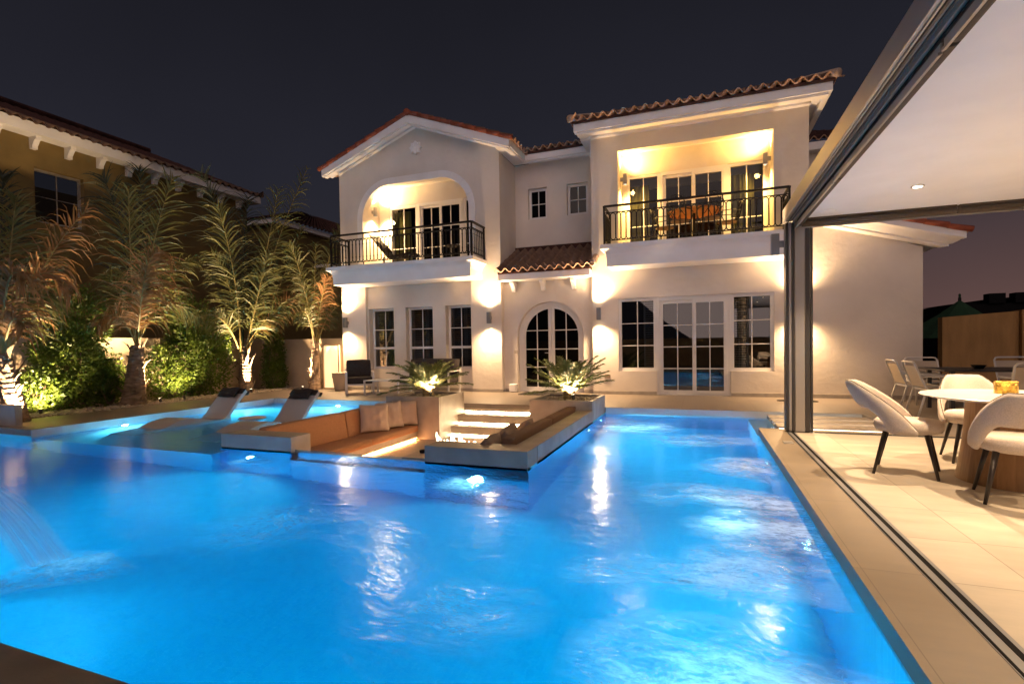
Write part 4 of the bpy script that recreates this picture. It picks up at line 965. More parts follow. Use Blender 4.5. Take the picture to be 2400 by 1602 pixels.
def down(label, x, y, pw):
    t = thing('ceiling_spot', label, 'ceiling spot', (x, y, 2.9), 'recessed spots in the pergola ceiling')
    b = MB(); b.lathe([(.062, 2.899), (.062, 2.892), (.045, 2.890), (.042, 2.897)], 24, (x, y, 0)); b.build('trim_ring', M['white_metal'], t, smooth=True)
    b = MB(); b.lathe([(.041, 2.889), (.001, 2.887)], 20, (x, y, 0), cap=False); b.build('lens', M['lens'], t)
    spot((x, y, 2.875), (0, 0, -1), pw, 110, .5, (1, .70, .42), .03, t)
for lb, x, y, k_ in (('round ceiling spot closest to the far blind, above the dining table', 2.21, 6.73, 1.2), ('round ceiling spot nearer the camera in the left row', 2.2, 4.60, .8), ('round ceiling spot above the camera end of the pergola', 2.2, 2.4, .55),
                   ('round ceiling spot in the far right of the pergola', 4.3, 6.73, .8), ('round ceiling spot in the middle right of the pergola', 4.3, 4.6, .6), ('round ceiling spot in the near right of the pergola', 4.3, 2.4, .5)):
    down(lb, x, y, DOWN*k_)
b = MB(); b.lathe([(.11, 2.899), (.11, 2.893), (.098, 2.889), (.001, 2.888)], 32, (1.52, 7.56, 0), cap=False); tag(b.build('ceiling_speaker', M['ceiling'], smooth=True), 'flat white round speaker in the far left corner of the pergola ceiling', 'speaker')
wall_lamp('wall lamp on the grey pergola post', (1.09, 7.96, 2.59), (-1, 0, 0), LAMP*.55, .10, .29, LAMP*.3, .06)
t = thing('floor_hatch', 'small double metal floor cover in the stone coping near the pergola post', 'floor cover', (.98, 7.05, 0))
for y in (7.0, 7.09): b = MB(); b.box(.95, 1.06, y-.035, y+.035, .001, .012); b.build('lid', M['alu'], t, bevel=.005)
for lb, x, y in (('dark round floor light in the terrace left of the pergola post', 1.60, 12.0), ('dark round floor light in the terrace right of the pergola post', 2.16, 11.95)):
    b = MB(); b.lathe([(.10, .001), (.10, .010), (.08, .014), (.001, .014)], 24, (x, y, 0), cap=False); tag(b.build('floor_light', M['black'], smooth=True), lb, 'floor light', 'unlit floor lights in the terrace')
# stepping slabs across the water channel
G_S = 'stepping slabs over the lit water channel'
for (y0, y1), lb in zip(((8.40, 8.74), (8.88, 9.22), (9.36, 9.70)), ('stepping slab nearest the pergola over the lit channel', 'middle stepping slab over the lit channel', 'stepping slab nearest the house terrace over the lit channel')):
    t = thing('stepping_slab', lb, 'slab', (1.8, y0, 0), G_S)
    b = MB(); b.box(1.06, 2.54, y0, y1, -.07, -.004); b.build('tread', M['stone_dark'], t, bevel=.005)
    b = MB(); b.box(1.15, 2.45, y0+.1, y1-.1, WZ-.1, -.0701); b.build('support', M['stone_dark'], t)
    b = MB(); b.box(1.08, 2.52, y1+.002, y1+.010, -.06, -.03); b.build('light_strip', M['led_line'], t)
    b = MB(); b.box(1.08, 2.52, y0-.012, y0-.002, -.06, -.03); b.build('light_strip', M['led_line'], t)

# ------------------------------------------------------------------ dining set under the pergola
def dining_chair():
    t = thing('dining_chair', 'x', 'chair', (0, 0, 0), 'upholstered dining chairs round the pergola table')
    b = MB(); b.lathe([(.001, .385), (.20, .385), (.238, .40), (.252, .44), (.248, .48), (.225, .503), (.12, .514), (.001, .515)], 40, cap=False)
    for v in b.v: v.y *= 1.06; v.y -= .02
    b.build('seat', M['boucle'], t, smooth=True)
    # wrap round back: a padded shell swept round the seat, open over the seat at the rear
    b = MB(); A0 = 106
    def shell(u, off):
        a = (2*u-1); ab = abs(a); ph = R(90+a*A0)
        yy = math.sin(ph); sm = lambda q: q*q*(3-2*q)
        top = .42+.44*min(1, max(0, (yy+.30)/1.18)); top = min(top, .855)
        low = .385+.215*sm(min(1, max(0, (yy-.30)/.55)))
        low = min(low, top-.035)
        return ph, top, low
    nu, nv = 44, 8
    def P(u, v, off):
        ph, top, low = shell(u, off); z = low+(top-low)*v
        lean = max(0, z-.44)
        r = .262+off*(1-.75*abs(2*v-1)**4)
        c, s_ = math.cos(ph), math.sin(ph)
        return Vector((r*c*(1+.10*lean), r*s_*1.06-.02+lean*.50*max(0, s_)**1.0, z))
    b.grid(lambda u, v: P(u, v, .030), nu, nv); b.grid(lambda u, v: P(1-u, v, -.014), nu, nv)
    o = len(b.v); vs = []; fs = []
    for v in (0, 1):
        base = len(vs)
        for i in range(nu+1): vs += [P(i/nu, v, .030), P(i/nu, v, -.014)]
        for i in range(nu):
            f = (base+2*i, base+2*i+2, base+2*i+3, base+2*i+1); fs.append(f if v else f[::-1])
    for u in (0, 1):
        base = len(vs)
        for j in range(nv+1): vs += [P(u, j/nv, .030), P(u, j/nv, -.014)]
        for j in range(nv): fs.append((base+2*j, base+2*j+1, base+2*j+3, base+2*j+2))
    b.add(vs, fs); k = b.build('backrest', M['boucle'], t, smooth=True, weld=True)
    pp = MB(); pp.tube([P(i/nu, 1, .012)+Vector((0, 0, .002)) for i in range(nu+1)], .0045, 5); pp.build('piping', M['piping'], k, smooth=True)
    for sx in (-1, 1):
        for sy in (-1, 1):
            b = MB(); b.tube([(sx*.15, sy*.15-.01, .40), (sx*.225, sy*.235-.01, .002)], [.022, .012], 12); b.build('leg', M['dark_wood'], t, smooth=True)
    return t
dc = dining_chair()
for o_, lab, loc, rz in ((dc, 'cream dining chair seen from the side, closest to the door track', (1.80, 5.76, 0), 70), (None, 'cream dining chair behind the round table, facing the camera', (2.62, 6.50, 0), -8), (None, 'cream dining chair turned with its back to the camera', (2.27, 4.96, 0), 166)):
    place(o_ or copy_tree(dc), loc, R(rz), lab)
t = thing('dining_table', 'round pale table on a drum base of wooden staves under the pergola', 'table', (2.55, 5.62, 0))
b = MB(); b.lathe([(.001, .705), (.36, .708), (.60, .725), (.66, .742), (.662, .748), (.655, .752), (.001, .752)], 64, (2.55, 5.62, 0), cap=False); b.build('tabletop', M['marble'], t)
b = MB(); b.lathe([(.40, .002), (.385, .1), (.345, .4), (.33, .704)], 66, (2.55, 5.62, 0)); b.build('base', M['staves'], t)
b = MB(); b.lathe([(.001, .754), (.075, .754), (.082, .76), (.082, .86), (.076, .86), (.074, .77), (.001, .766)], 40, (2.56, 5.80, 0), cap=False)
tag(b.build('candle_holder', M['brass'], smooth=True), 'hammered gold candle holder on the round dining table', 'candle holder')

# ------------------------------------------------------------------ terrace dining set
def rounded_frame(mb, pts, r): mb.tube(pts, r, 8)
def sling_chair():
    t = thing('sling_chair', 'x', 'chair', (0, 0, 0), 'white sling chairs round the dark terrace table')
    w_ = .27
    b = MB(); b.tube([(-w_, -.02, .42), (-w_, .22, .44), (-w_, .30, .62), (-w_, .375, .83), (-w_+.03, .392, .872), (-w_+.07, .395, .88), (w_-.07, .395, .88), (w_-.03, .392, .872), (w_, .375, .83), (w_, .30, .62), (w_, .22, .44), (w_, -.02, .42)], .017, 8); b.build('back_frame', M['white_metal'], t, smooth=True)
    b = MB(); b.grid(lambda u, v: Vector(((2*u-1)*(w_-.01), .235+v*.125, .47+v*.345)), 6, 6); b.grid(lambda u, v: Vector(((1-2*u)*(w_-.01), .243+v*.125, .468+v*.345)), 6, 6); b.build('backrest', M['sling'], t, smooth=True)
    b = MB(); b.box(-w_+.012, w_-.012, -.24, .22, .425, .437); b.build('seat', M['sling'], t)
    b = MB()
    for p, q in (((-w_, -.25, .43), (w_, -.25, .43)), ((-w_, -.25, .43), (-w_, .2, .43)), ((w_, -.25, .43), (w_, .2, .43)), ((-w_, .21, .43), (w_, .21, .43))): b.bar(p, q, .028, .028)
    b.build('seat_frame', M['white_metal'], t)
    for sx in (-1, 1):
        b = MB(); b.tube([(sx*w_, .22, .44), (sx*w_*1.02, .34, .002)], [.019, .015], 8); b.build('leg', M['white_metal'], t, smooth=True)
        b = MB(); b.tube([(sx*w_*1.02, -.27, .002), (sx*w_*1.02, -.25, .60), (sx*w_*1.02, -.22, .645), (sx*w_*1.02, .25, .652), (sx*w_, .30, .65)], .016, 8); b.build('leg', M['white_metal'], t, smooth=True)
    return t
sc = sling_chair()
for o_, lab, x, y, rz in ((sc, 'white sling chair left of the dark table, closest to the channel', 3.62, 10.22, 90), (None, 'white sling chair left of the dark table, near the house wall', 3.62, 11.05, 90),
        (None, 'white sling chair behind the far left end of the dark table', 4.12, 12.0, 0), (None, 'white sling chair behind the far right end of the dark table', 5.55, 12.0, 0),
        (None, 'large white sling chair with its back to the camera beside the dark table', 4.62, 9.85, 172), (None, 'white sling chair at the right end of the dark table', 5.95, 10.7, -95)):
    place(o_ or copy_tree(sc), (x, y, 0), R(rz), lab)
t = thing('terrace_table', 'long dark table on the terrace behind the pergola', 'table', (4.75, 10.85, 0))
b = MB(); b.box(3.75, 5.8, 10.3, 11.45, .705, .735); b.build('tabletop', M['dark_top'], t, bevel=.008)
for x in (3.9, 5.65):
    for y in (10.42, 11.33): b = MB(); b.box(x-.03, x+.03, y-.03, y+.03, .001, .705); b.build('leg', M['dark_alu'], t)
b = MB(); b.lathe([(.001, .737), (.06, .737), (.105, .80), (.098, .80), (.056, .745), (.001, .745)], 28, (4.38, 10.75, 0), cap=False); tag(b.build('bowl', M['black'], smooth=True), 'small black bowl on the dark terrace table', 'bowl')

# ------------------------------------------------------------------ seating by the tall windows
def lounge_seat(t, w_, back=.90):
    for sx in (-1, 1):
        x = sx*(w_/2+.03); b = MB()
        b.bar((x, -.36, .012), (x, .30, .012), .045, .022); b.bar((x, -.36, .0), (x, -.36, .60), .045, .024, up=(0, 1, 0)); b.bar((x, .30, .0), (x, .36, .66), .045, .024, up=(0, 1, 0))
        b.bar((x, -.36, .59), (x, .34, .59), .045, .022); b.bar((x, -.36, .47), (x, .33, .47), .03, .016); b.build('arm_frame', M['white_metal'], t, bevel=.003)
    b = MB(); b.box(-w_/2-.02, w_/2+.02, -.36, -.32, .235, .275); b.box(-w_/2-.02, w_/2+.02, .27, .31, .235, .275); b.box(-w_/2-.02, w_/2+.02, -.32, .27, .245, .262); b.build('seat_frame', M['white_metal'], t)
    soft(-w_/2, w_/2, -.35, .30, .28, .44, .018, 14, 10).build('seat_cushion', M['charcoal'], t, smooth=True, weld=True)
    q = soft(-w_/2, w_/2, .13, .30, .44, back, .02, 14, 6)
    for v in q.v: v.y += (v.z-.44)*.24
    q.build('back_cushion', M['charcoal'], t, smooth=True, weld=True)
t = thing('armchair', 'white framed armchair with charcoal cushions by the house corner', 'armchair', (0, 0, 0)); lounge_seat(t, .64); place(t, (-8.88, 11.78, 0), R(40))
t = thing('outdoor_sofa', 'white framed sofa with charcoal cushions behind the left cycad', 'sofa', (0, 0, 0)); lounge_seat(t, 1.45, .90); place(t, (-6.95, 12.28, 0), R(0))
t = thing('coffee_table', 'low white metal table between the armchair and the left cycad', 'table', (-7.75, 11.45, 0))
b = MB(); b.box(-8.28, -7.22, 11.15, 11.78, .375, .40); b.build('tabletop', M['white_metal'], t, bevel=.004)
for x in (-8.26, -7.24):
    b = MB(); b.box(x-.018, x+.018, 11.15, 11.185, .001, .375); b.box(x-.018, x+.018, 11.745, 11.78, .001, .375); b.box(x-.018, x+.018, 11.185, 11.745, .001, .022); b.build('leg', M['white_metal'], t)

# ------------------------------------------------------------------ balcony furniture
t = thing('bistro_table', 'round orange topped table on the square right balcony', 'table', (-.12, 12.6, 3.56))
b = MB(); b.lathe([(.001, 4.255), (.58, 4.255), (.60, 4.265), (.60, 4.28), (.57, 4.285), (.001, 4.285)], 48, (-.12, 12.68, 0), cap=False); b.build('tabletop', M['orange_top'], t)
b = MB(); b.tube([(-.12, 12.68, 3.562), (-.12, 12.68, 4.25)], [.05, .03], 10)
for a in range(4): c_, s_ = math.cos(a*PI/2+.4), math.sin(a*PI/2+.4); b.tube([(-.12, 12.68, 3.72), (-.12+.18*c_, 12.68+.18*s_, 3.68), (-.12+.30*c_, 12.68+.30*s_, 3.575)], .014, 6)
b.build('pedestal', M['iron'], t, smooth=True)
def iron_chair():
    t = thing('iron_chair', 'x', 'chair', (0, 0, 0), 'wrought iron chairs on the square balcony')
    b = MB(); b.lathe([(.001, .43), (.20, .43), (.21, .44), (.2, .455), (.001, .46)], 24, cap=False); b.build('seat', M['cushion_dark'], t, smooth=True)
    b = MB(); b.tube([(-.2, .19, .44), (-.21, .27, .75), (-.15, .31, .92), (0, .325, .97), (.15, .31, .92), (.21, .27, .75), (.2, .19, .44)], .011, 6)
    for sx in (-1, 1):
        b.tube([(sx*.02, .2, .46), (sx*.10, .24, .60), (sx*.02, .27, .74), (sx*.09, .29, .84), (sx*.01, .315, .94)], .008, 5)
        b.tube([(sx*.19, .22, .5), (sx*.08, .25, .66), (sx*.17, .275, .8)], .008, 5)
    b.build('backrest', M['iron'], t, smooth=True)
    for sx in (-1, 1):
        b = MB(); b.tube([(sx*.205, .25, .66), (sx*.25, .05, .68), (sx*.25, -.16, .66), (sx*.23, -.2, .6), (sx*.21, -.12, .44)], .010, 6); b.build('armrest', M['iron'], t, smooth=True)
        for sy in (-1, 1): b = MB(); b.tube([(sx*.17, sy*.17, .43), (sx*.21, sy*.22, .002)], .011, 6); b.build('leg', M['iron'], t, smooth=True)
    return t
ic = iron_chair()
for o_, lab, x, y, rz in ((ic, 'wrought iron chair left of the orange balcony table', -.78, 12.85, 75), (None, 'wrought iron chair right of the orange balcony table', .60, 12.82, -80),
        (None, 'wrought iron chair in front of the orange table on its left', -.42, 12.26, 165), (None, 'wrought iron chair in front of the orange table on its right', .22, 12.24, 195)):
    place(o_ or copy_tree(ic), (x, y, 3.56), R(rz), lab)
t = thing('deck_chair', 'dark reclined deck chair on the arched left balcony', 'deck chair', (-8.6, 12.75, 3.56))
b = MB(); b.bar((-8.98, 12.75, 4.52), (-8.35, 12.75, 3.80), .50, .035, up=(1, 0, 1)); b.build('backrest', M['iron'], t, bevel=.006)
b = MB(); b.bar((-8.36, 12.75, 3.82), (-7.6, 12.75, 3.90), .50, .05, up=(0, 0, 1)); b.build('seat', M['charcoal'], t)
q = pillow('head_cushion', .46, .42, .16, M['charcoal'], 21); q.parent = t; ORG[q.name] = ORG[t.name]
q.matrix_local = Matrix.Translation(Vector((-8.50, 12.75, 4.03))-ORG[t.name]) @ Matrix.Rotation(R(90), 4, 'Z') @ Matrix.Rotation(R(-48), 4, 'X')
for x in (-8.5, -7.65):
    for y in (12.52, 12.98): b = MB(); b.box(x-.02, x+.02, y-.02, y+.02, 3.561, 3.83); b.build('leg', M['iron'], t)
t = thing('stool', 'small iron stool at the right end of the arched left balcony', 'stool', (-6.35, 12.5, 3.56))
b = MB(); b.lathe([(.001, 3.98), (.19, 3.98), (.20, 3.995), (.19, 4.01), (.001, 4.012)], 24, (-6.35, 12.6, 0), cap=False); b.build('seat', M['brown_fabric'], t)
for k in range(4): a = k*PI/2+.6; b = MB(); b.tube([(-6.35+.14*math.cos(a), 12.6+.14*math.sin(a), 3.98), (-6.35+.19*math.cos(a), 12.6+.19*math.sin(a), 3.562)], .011, 6); b.build('leg', M['iron'], t)

# ------------------------------------------------------------------ left garden: walls, light screen, pot
t = thing('garden_wall', 'plain warm plaster garden wall behind the palms and shrubs', 'wall', (-13.7, 9, 0))
b = MB(); b.box(-13.85, -13.65, 2, 13.2, -.1, 1.60); b.box(-13.65, -10.2, 13.0, 13.2, -.1, 1.56); b.build('wall_body', M['garden_wall'], t, bevel=.01)
t = thing('light_screen', 'glowing garden screen with cut out tree branches left of the house', 'light screen', (-10.6, 12.65, 0))
b = MB(); b.box(-10.86, -10.28, 12.70, 12.73, .03, 1.34); b.build('light_panel', M['panel_glow'], t)
b = MB(); x0, x1, z0, z1 = -10.88, -10.26, .02, 1.36
for bx in ((x0, x0+.035, z0, z1), (x1-.035, x1, z0, z1), (x0+.035, x1-.035, z0, z0+.03), (x0+.035, x1-.035, z1-.035, z1)): b.box(bx[0], bx[1], 12.64, 12.66, bx[2], bx[3])
r2 = random.Random(5)
def branch(x, z, a, l, w_, dep):
    xe, ze = x+l*math.cos(a), z+l*math.sin(a)
    if dep == 0 or not (x0 < x < x1 and z0 < z < z1): return
    b.bar((x, 12.65, z), (min(max(xe, x0+.01), x1-.01), 12.65, min(ze, z1-.01)), w_, .012, up=(0, 1, 0))
    for k in range(2 if dep > 1 else 1): branch(xe, ze, a+r2.uniform(.15, .5)*(1 if k else -1), l*r2.uniform(.7, .9), max(.013, w_*.70), dep-1)
for x, l, w_ in ((-10.74, .32, .05), (-10.57, .40, .07), (-10.40, .30, .05)):
    branch(x, z0, PI/2+r2.uniform(-.06, .06), l, w_, 6); 
b.build('cut_screen', M['screen'], t)
t = thing('flower_pot', 'ribbed beige plant pot beside the armchair at the house corner', 'plant pot', (-10.02, 12.45, 0))
b = MB(); b.lathe([(.001, .002), (.17, .002), (.19, .05), (.235, .36), (.25, .38), (.25, .50), (.265, .505), (.262, .53), (.235, .53), (.225, .46), (.001, .46)], 36, (-10.02, 12.42, 0), cap=False); b.build('pot', M['pot'], t, smooth=True)

# ------------------------------------------------------------------ plants
def blade(mb, p, d, L, w_, wv, droop, segs=4):
    vs = []; q = Vector(p); dd = Vector(d).normalized()
    for i in range(segs+1):
        k = i/segs; ww = w_*(1-k)**.7*(.75+.5*k if k < .4 else 1)*.5
        x = (wv-dd*wv.dot(dd)); x = x.normalized() if x.length > 1e-4 else dd.orthogonal().normalized()
        if i < segs: vs += [q-x*ww, q+x*ww]
        else: vs += [q]
        q = q+dd*(L/segs); dd = (dd+Vector((0, 0, -droop*(i+1)/segs))).normalized()
    fs = [(2*i, 2*i+1, 2*i+3, 2*i+2) for i in range(segs-1)]+[(2*segs-2, 2*segs-1, 2*segs)]
    mb.add(vs, fs)
def bez(a, b_, c, t): return a*(1-t)**2+b_*2*t*(1-t)+c*t*t
def frond(parent, p0, p1, p2, wid, m_, n=46, droop=.35, rr=.020, face=None, lw=.030, t0=.16, seed=0, rach='rachis'):
    r_ = random.Random(seed); p0, p1, p2 = Vector(p0), Vector(p1), Vector(p2); mb = MB()
    pts = [bez(p0, p1, p2, i/16) for i in range(17)]
    mb.tube(pts, [rr*(1-.85*i/16) for i in range(17)], 6); nr = len(mb.f)
    for i in range(n):
        t = t0+(1-t0)*(i+.5)/n
        p = bez(p0, p1, p2, t); tg = (bez(p0, p1, p2, min(t+.02, 1))-bez(p0, p1, p2, t-.02)).normalized()
        fc = (face or (CAM-p)).normalized(); side = tg.cross(fc).normalized()
        prof = (math.sin(PI*min(1, .18+t*.80)))**.6 if t < .9 else .75-.5*(t-.9)/.1
        for s_ in (-1, 1):
            a = R(62-34*t+r_.uniform(-14, 14))
            d = tg*math.cos(a)+side*(s_*math.sin(a))+fc*r_.uniform(-.22, .30)
            if r_.random() < .11: continue
            blade(mb, p, d, wid*prof*r_.uniform(.66, 1.12), lw*r_.uniform(.7, 1.2), tg+fc*r_.uniform(-.8, .8), droop*r_.uniform(.3, 2.2))
    o = mb.build('frond', [M[rach], M[m_]], parent)
    o.data.polygons.foreach_set('material_index', [0 if i < nr else 1 for i in range(len(o.data.polygons))]); return o
def zz(x, y, X): return at_x(x/2.6138, 380+y/2.6138, X)
def palm(name, label, X, base, trunk, fr_, r0, r1, seed):
    t = thing(name, label, 'palm', base, 'uplit palms along the garden wall')
    b = MB(); n = 14; base = Vector(base); top = trunk
    r_ = random.Random(seed)
    for i in range(n):
        a = base.lerp(top, i/n); c_ = base.lerp(top, (i+1.25)/n); k = i/n; r = r0+(r1-r0)*k**.6
        b.tube([a, a.lerp(c_, .5), c_], [r*1.0, r*1.03, r*.92], 12)
    for i in range(26):
        k = r_.uniform(.02, .98); a = r_.uniform(0, 6.28); p = base.lerp(top, k); r = r0+(r1-r0)*k**.6
        d = Vector((math.cos(a), math.sin(a), 0)); blade(b, p+d*r*.9, d*.55+Vector((0, 0, 1)), r_.uniform(.18, .42), r_.uniform(.06, .13), d.cross(Vector((0, 0, 1))), r_.uniform(-.1, .8))
    b.build('trunk', M['trunk'], t, smooth=False)
    for k, f in enumerate(fr_):
        (x0, y0), (x1, y1), (x2, y2), dx, wd, m_, dr = f[:7]
        frond(t, zz(x0, y0, X+dx*.05), zz(x1, y1, X+dx*.6), zz(x2, y2, X+dx), wd*1.32, m_, 46, dr+.28, .026, seed=seed*20+k, lw=.044, rach='rachis' if m_ != 'frond_shade' else 'frond_shade')
    return t
palm('palm_tree', 'palm at the left edge of the photo behind the low stone wall', -11.4, (-11.72, 5.60, -.02), zz(8, 1175, -11.4),
     [((20, 1190), (50, 600), (100, 215), .2, .60, 'frond', .25), ((35, 1170), (200, 640), (535, 285), .5, .62, 'frond_dry', .75), ((30, 1170), (190, 430), (440, 800), .9, .60, 'frond_dry', 1.1), ((10, 1170), (20, 520), (150, 720), 1.3, .85, 'frond_dry', 1.5),
      ((10, 1170), (-150, 480), (-260, 120), .0, .6, 'frond', .3), ((30, 1170), (0, 450), (15, 70), -.9, .65, 'frond_shade', .2), ((40, 1170), (240, 880), (330, 600), -.5, .5, 'frond', .4), ((25, 1170), (60, 850), (150, 1010), 1.0, .6, 'frond_dry', 1.3), ((25, 1170), (120, 760), (330, 830), .6, .62, 'frond', 1.1)], .17, .13, 1)
palm('palm_tree', 'palm with one dry drooping leaf in front, between the two big shrubs', -12.35, (-12.35, 8.02, -.02), zz(842, 1130, -12.35),
     [((832, 1130), (795, 600), (788, 165), .2, .74, 'frond', .22), ((850, 1130), (890, 560), (1060, 95), .1, .74, 'frond', .25), ((842, 1120), (850, 640), (965, 540), 1.5, .92, 'frond_dry', 1.3), ((850, 1110), (980, 700), (1230, 980), .5, .58, 'frond', .8),
      ((832, 1110), (720, 830), (590, 1000), .5, .55, 'frond_dry', .8), ((845, 1120), (760, 330), (625, 75), -.9, .7, 'frond_shade', .2), ((850, 1120), (900, 330), (850, 40), -.9, .7, 'frond_shade', .2), ((852, 1110), (960, 640), (1200, 600), -.2, .6, 'frond', .5),
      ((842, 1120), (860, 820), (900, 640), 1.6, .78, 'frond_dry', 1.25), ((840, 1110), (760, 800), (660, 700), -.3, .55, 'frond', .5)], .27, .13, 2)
palm('palm_tree', 'tallest palm with long upright leaves between the big shrub and the narrow shrub', -12.5, (-12.45, 11.24, -.02), zz(1495, 1150, -12.5),
     [((1475, 1160), (1465, 680), (1330, 265), .2, .78, 'frond', .3), ((1500, 1160), (1610, 680), (1705, 165), .2, .76, 'frond', .25), ((1525, 1150), (1640, 560), (1885, 35), .1, .66, 'frond', .25), ((1510, 1150), (1690, 830), (2030, 730), .8, .56, 'frond_dry', .85),
      ((1480, 1130), (1420, 420), (1230, 60), -1, .8, 'frond_shade', .2), ((1490, 1130), (1480, 500), (1520, 215), -1, .8, 'frond_shade', .2), ((1505, 1140), (1580, 820), (1640, 560), .9, .62, 'frond', .5), ((1462, 1140), (1350, 840), (1190, 980), .4, .55, 'frond', .8),
      ((1520, 1140), (1760, 700), (1850, 400), -.4, .6, 'frond', .4), ((1500, 1140), (1640, 900), (1760, 900), .9, .58, 'frond', 1.0), ((1490, 1140), (1420, 700), (1300, 560), -.4, .62, 'frond', .4)], .22, .13, 3)
palm('palm_tree', 'smallest palm with yellowish leaves beside the glowing garden screen', -11.1, (-11.1, 12.55, -.02), zz(1932, 1100, -11.1),
     [((1935, 1110), (1922, 760), (1935, 505), .1, .46, 'frond', .4), ((1930, 1100), (1850, 640), (1770, 500), .0, .5, 'frond', .5), ((1940, 1100), (1980, 590), (2090, 395), .0, .5, 'frond', .5), ((1945, 1100), (2010, 880), (2130, 850), .5, .42, 'frond', .9),
      ((1922, 1100), (1880, 800), (1815, 980), .4, .42, 'frond', .9), ((1936, 1110), (2010, 740), (2105, 600), .2, .48, 'frond', .5), ((1932, 1110), (1960, 820), (2010, 700), .6, .45, 'frond_dry', .8), ((1932, 1110), (1880, 800), (1830, 700), .5, .45, 'frond', .6)], .20, .10, 4)
b = MB(); b.box(-13.6, -11.03, 5.22, 5.32, -.02, .36)
tag(b.build('stone_kerb', M['stone'], bevel=.004), 'low thin stone wall in front of the palm at the left edge', 'wall')
def shrub(label, blobs, n, size, seed, stems):
    r_ = random.Random(seed); t = thing('shrub', label, 'shrub', (stems[0][0], stems[0][1], 0), 'leafy shrubs against the garden wall')
    b = MB(); tot = sum(q[3]*q[4]*q[5] for q in blobs)**1.0
    for (x, y, z, rx, ry, rz) in blobs:
        k = int(n*rx*ry*rz/tot)
        for _ in range(k):
            d = Vector((r_.gauss(0, 1), r_.gauss(0, 1), r_.gauss(0, 1))).normalized(); rad_ = r_.uniform(.25, 1.12)**.45
            wob = 1+.16*math.sin(d.x*7+seed)*math.sin(d.z*9+x*3)+.10*math.sin(d.y*15+d.z*11)
            p = Vector((x+d.x*rx*rad_*wob, y+d.y*ry*rad_*wob, max(.03, z+d.z*rz*rad_*wob)))
            if p.x < -13.62: p.x = -13.60+r_.uniform(0, .08)
            ax = (d+Vector((r_.uniform(-1, 1), r_.uniform(-1, 1), r_.uniform(-.6, 1.2)))).normalized(); L = size*r_.uniform(.6, 1.35); sd = ax.cross(Vector((r_.uniform(-1, 1), r_.uniform(-1, 1), r_.uniform(-1, 1)))).normalized()
            b.add([p, p+ax*L*.5+sd*L*.26, p+ax*L, p+ax*L*.5-sd*L*.26], [(0, 1, 2, 3)])
    b.build('foliage', M['leaf'], t)
    b = MB()
    for sx, sy, h in stems:
        for q in range(4): b.tube([(sx, sy, 0), (sx+r_.uniform(-.15, .15), sy+r_.uniform(-.2, .2), h*.5), (sx+r_.uniform(-.3, .3), sy+r_.uniform(-.4, .4), h)], [.025, .018, .006], 6)
    b.build('stem', M['trunk'], t)
shrub('broad dark shrub on the left with bright leaves at its lower left', [(-13.1, 6.55, .45, .55, .45, .45), (-13.1, 7.2, .9, .6, .6, .9), (-13.15, 7.45, 1.9, .5, .55, .75), (-13.05, 7.75, .6, .55, .45, .62), (-13.3, 6.9, 1.3, .35, .35, .4)], 17000, .075, 1, [(-13.1, 6.6, .8), (-13.1, 7.4, 2.2)])
shrub('tall dark shrub between the two largest palms', [(-13.15, 9.35, .7, .5, .42, .7), (-13.15, 10.0, 1.0, .55, .6, 1.0), (-13.2, 10.1, 2.0, .45, .6, .65), (-12.95, 10.5, .85, .5, .55, .85), (-13.1, 10.75, 1.5, .45, .45, .5)], 17000, .07, 2, [(-13.15, 9.6, 1.4), (-13.1, 10.3, 2.3)])
shrub('narrow upright shrub right of the tallest palm', [(-12.55, 12.42, .45, .34, .36, .48), (-12.6, 12.45, 1.05, .30, .30, .55), (-12.6, 12.5, 1.5, .24, .24, .3)], 5200, .07, 3, [(-12.6, 12.45, 1.4)])
shrub('small loose shrub at the foot of the palm with the dry leaf', [(-12.75, 7.75, .45, .16, .16, .42)], 420, .08, 4, [(-12.75, 7.75, .7)])
def cycad(label, c, n, L, lift, seed, dirs=None):
    r_ = random.Random(seed); t = thing('cycad', label, 'cycad', c, 'cycads in the stone planters'); c = Vector(c)
    b = MB(); b.lathe([(.10, -.03), (.12, .06), (.11, .15), (.07, .21)], 20, c); b.build('trunk', M['trunk'], t)
    for i in range(n):
        a = 2*PI*(i*.381966) + r_.uniform(-.15, .15); k = i/n
        e = R(80-72*k+r_.uniform(-6, 6)); ln = L*r_.uniform(.85, 1.1)*(1 if k > .15 else .85)
        h = Vector((math.cos(a), math.sin(a), 0)); p0 = c+Vector((0, 0, .17))+h*.05
        p1 = p0+(h*math.cos(e)+Vector((0, 0, math.sin(e))))*ln*.6; p2 = p0+h*(ln*(math.cos(e)*.75+.28))+Vector((0, 0, ln*(math.sin(e)*.92)-ln*.16*lift))
        fc = Vector((0, 0, 1))*math.cos(e)-h*math.sin(e)
        frond(t, p0, p1, p2, .17, 'cycad', 72, .22, .010, face=fc+Vector((0, 0, .25)), lw=.020, t0=.10, seed=seed*50+i)
cycad('wide spreading cycad with an uplight in the left stone planter', (-5.42, 9.5, .2), 34, .90, 1.1, 1)
cycad('upright bluish cycad with an uplight in the right stone planter', (-2.36, 9.5, .2), 34, .88, .6, 2)
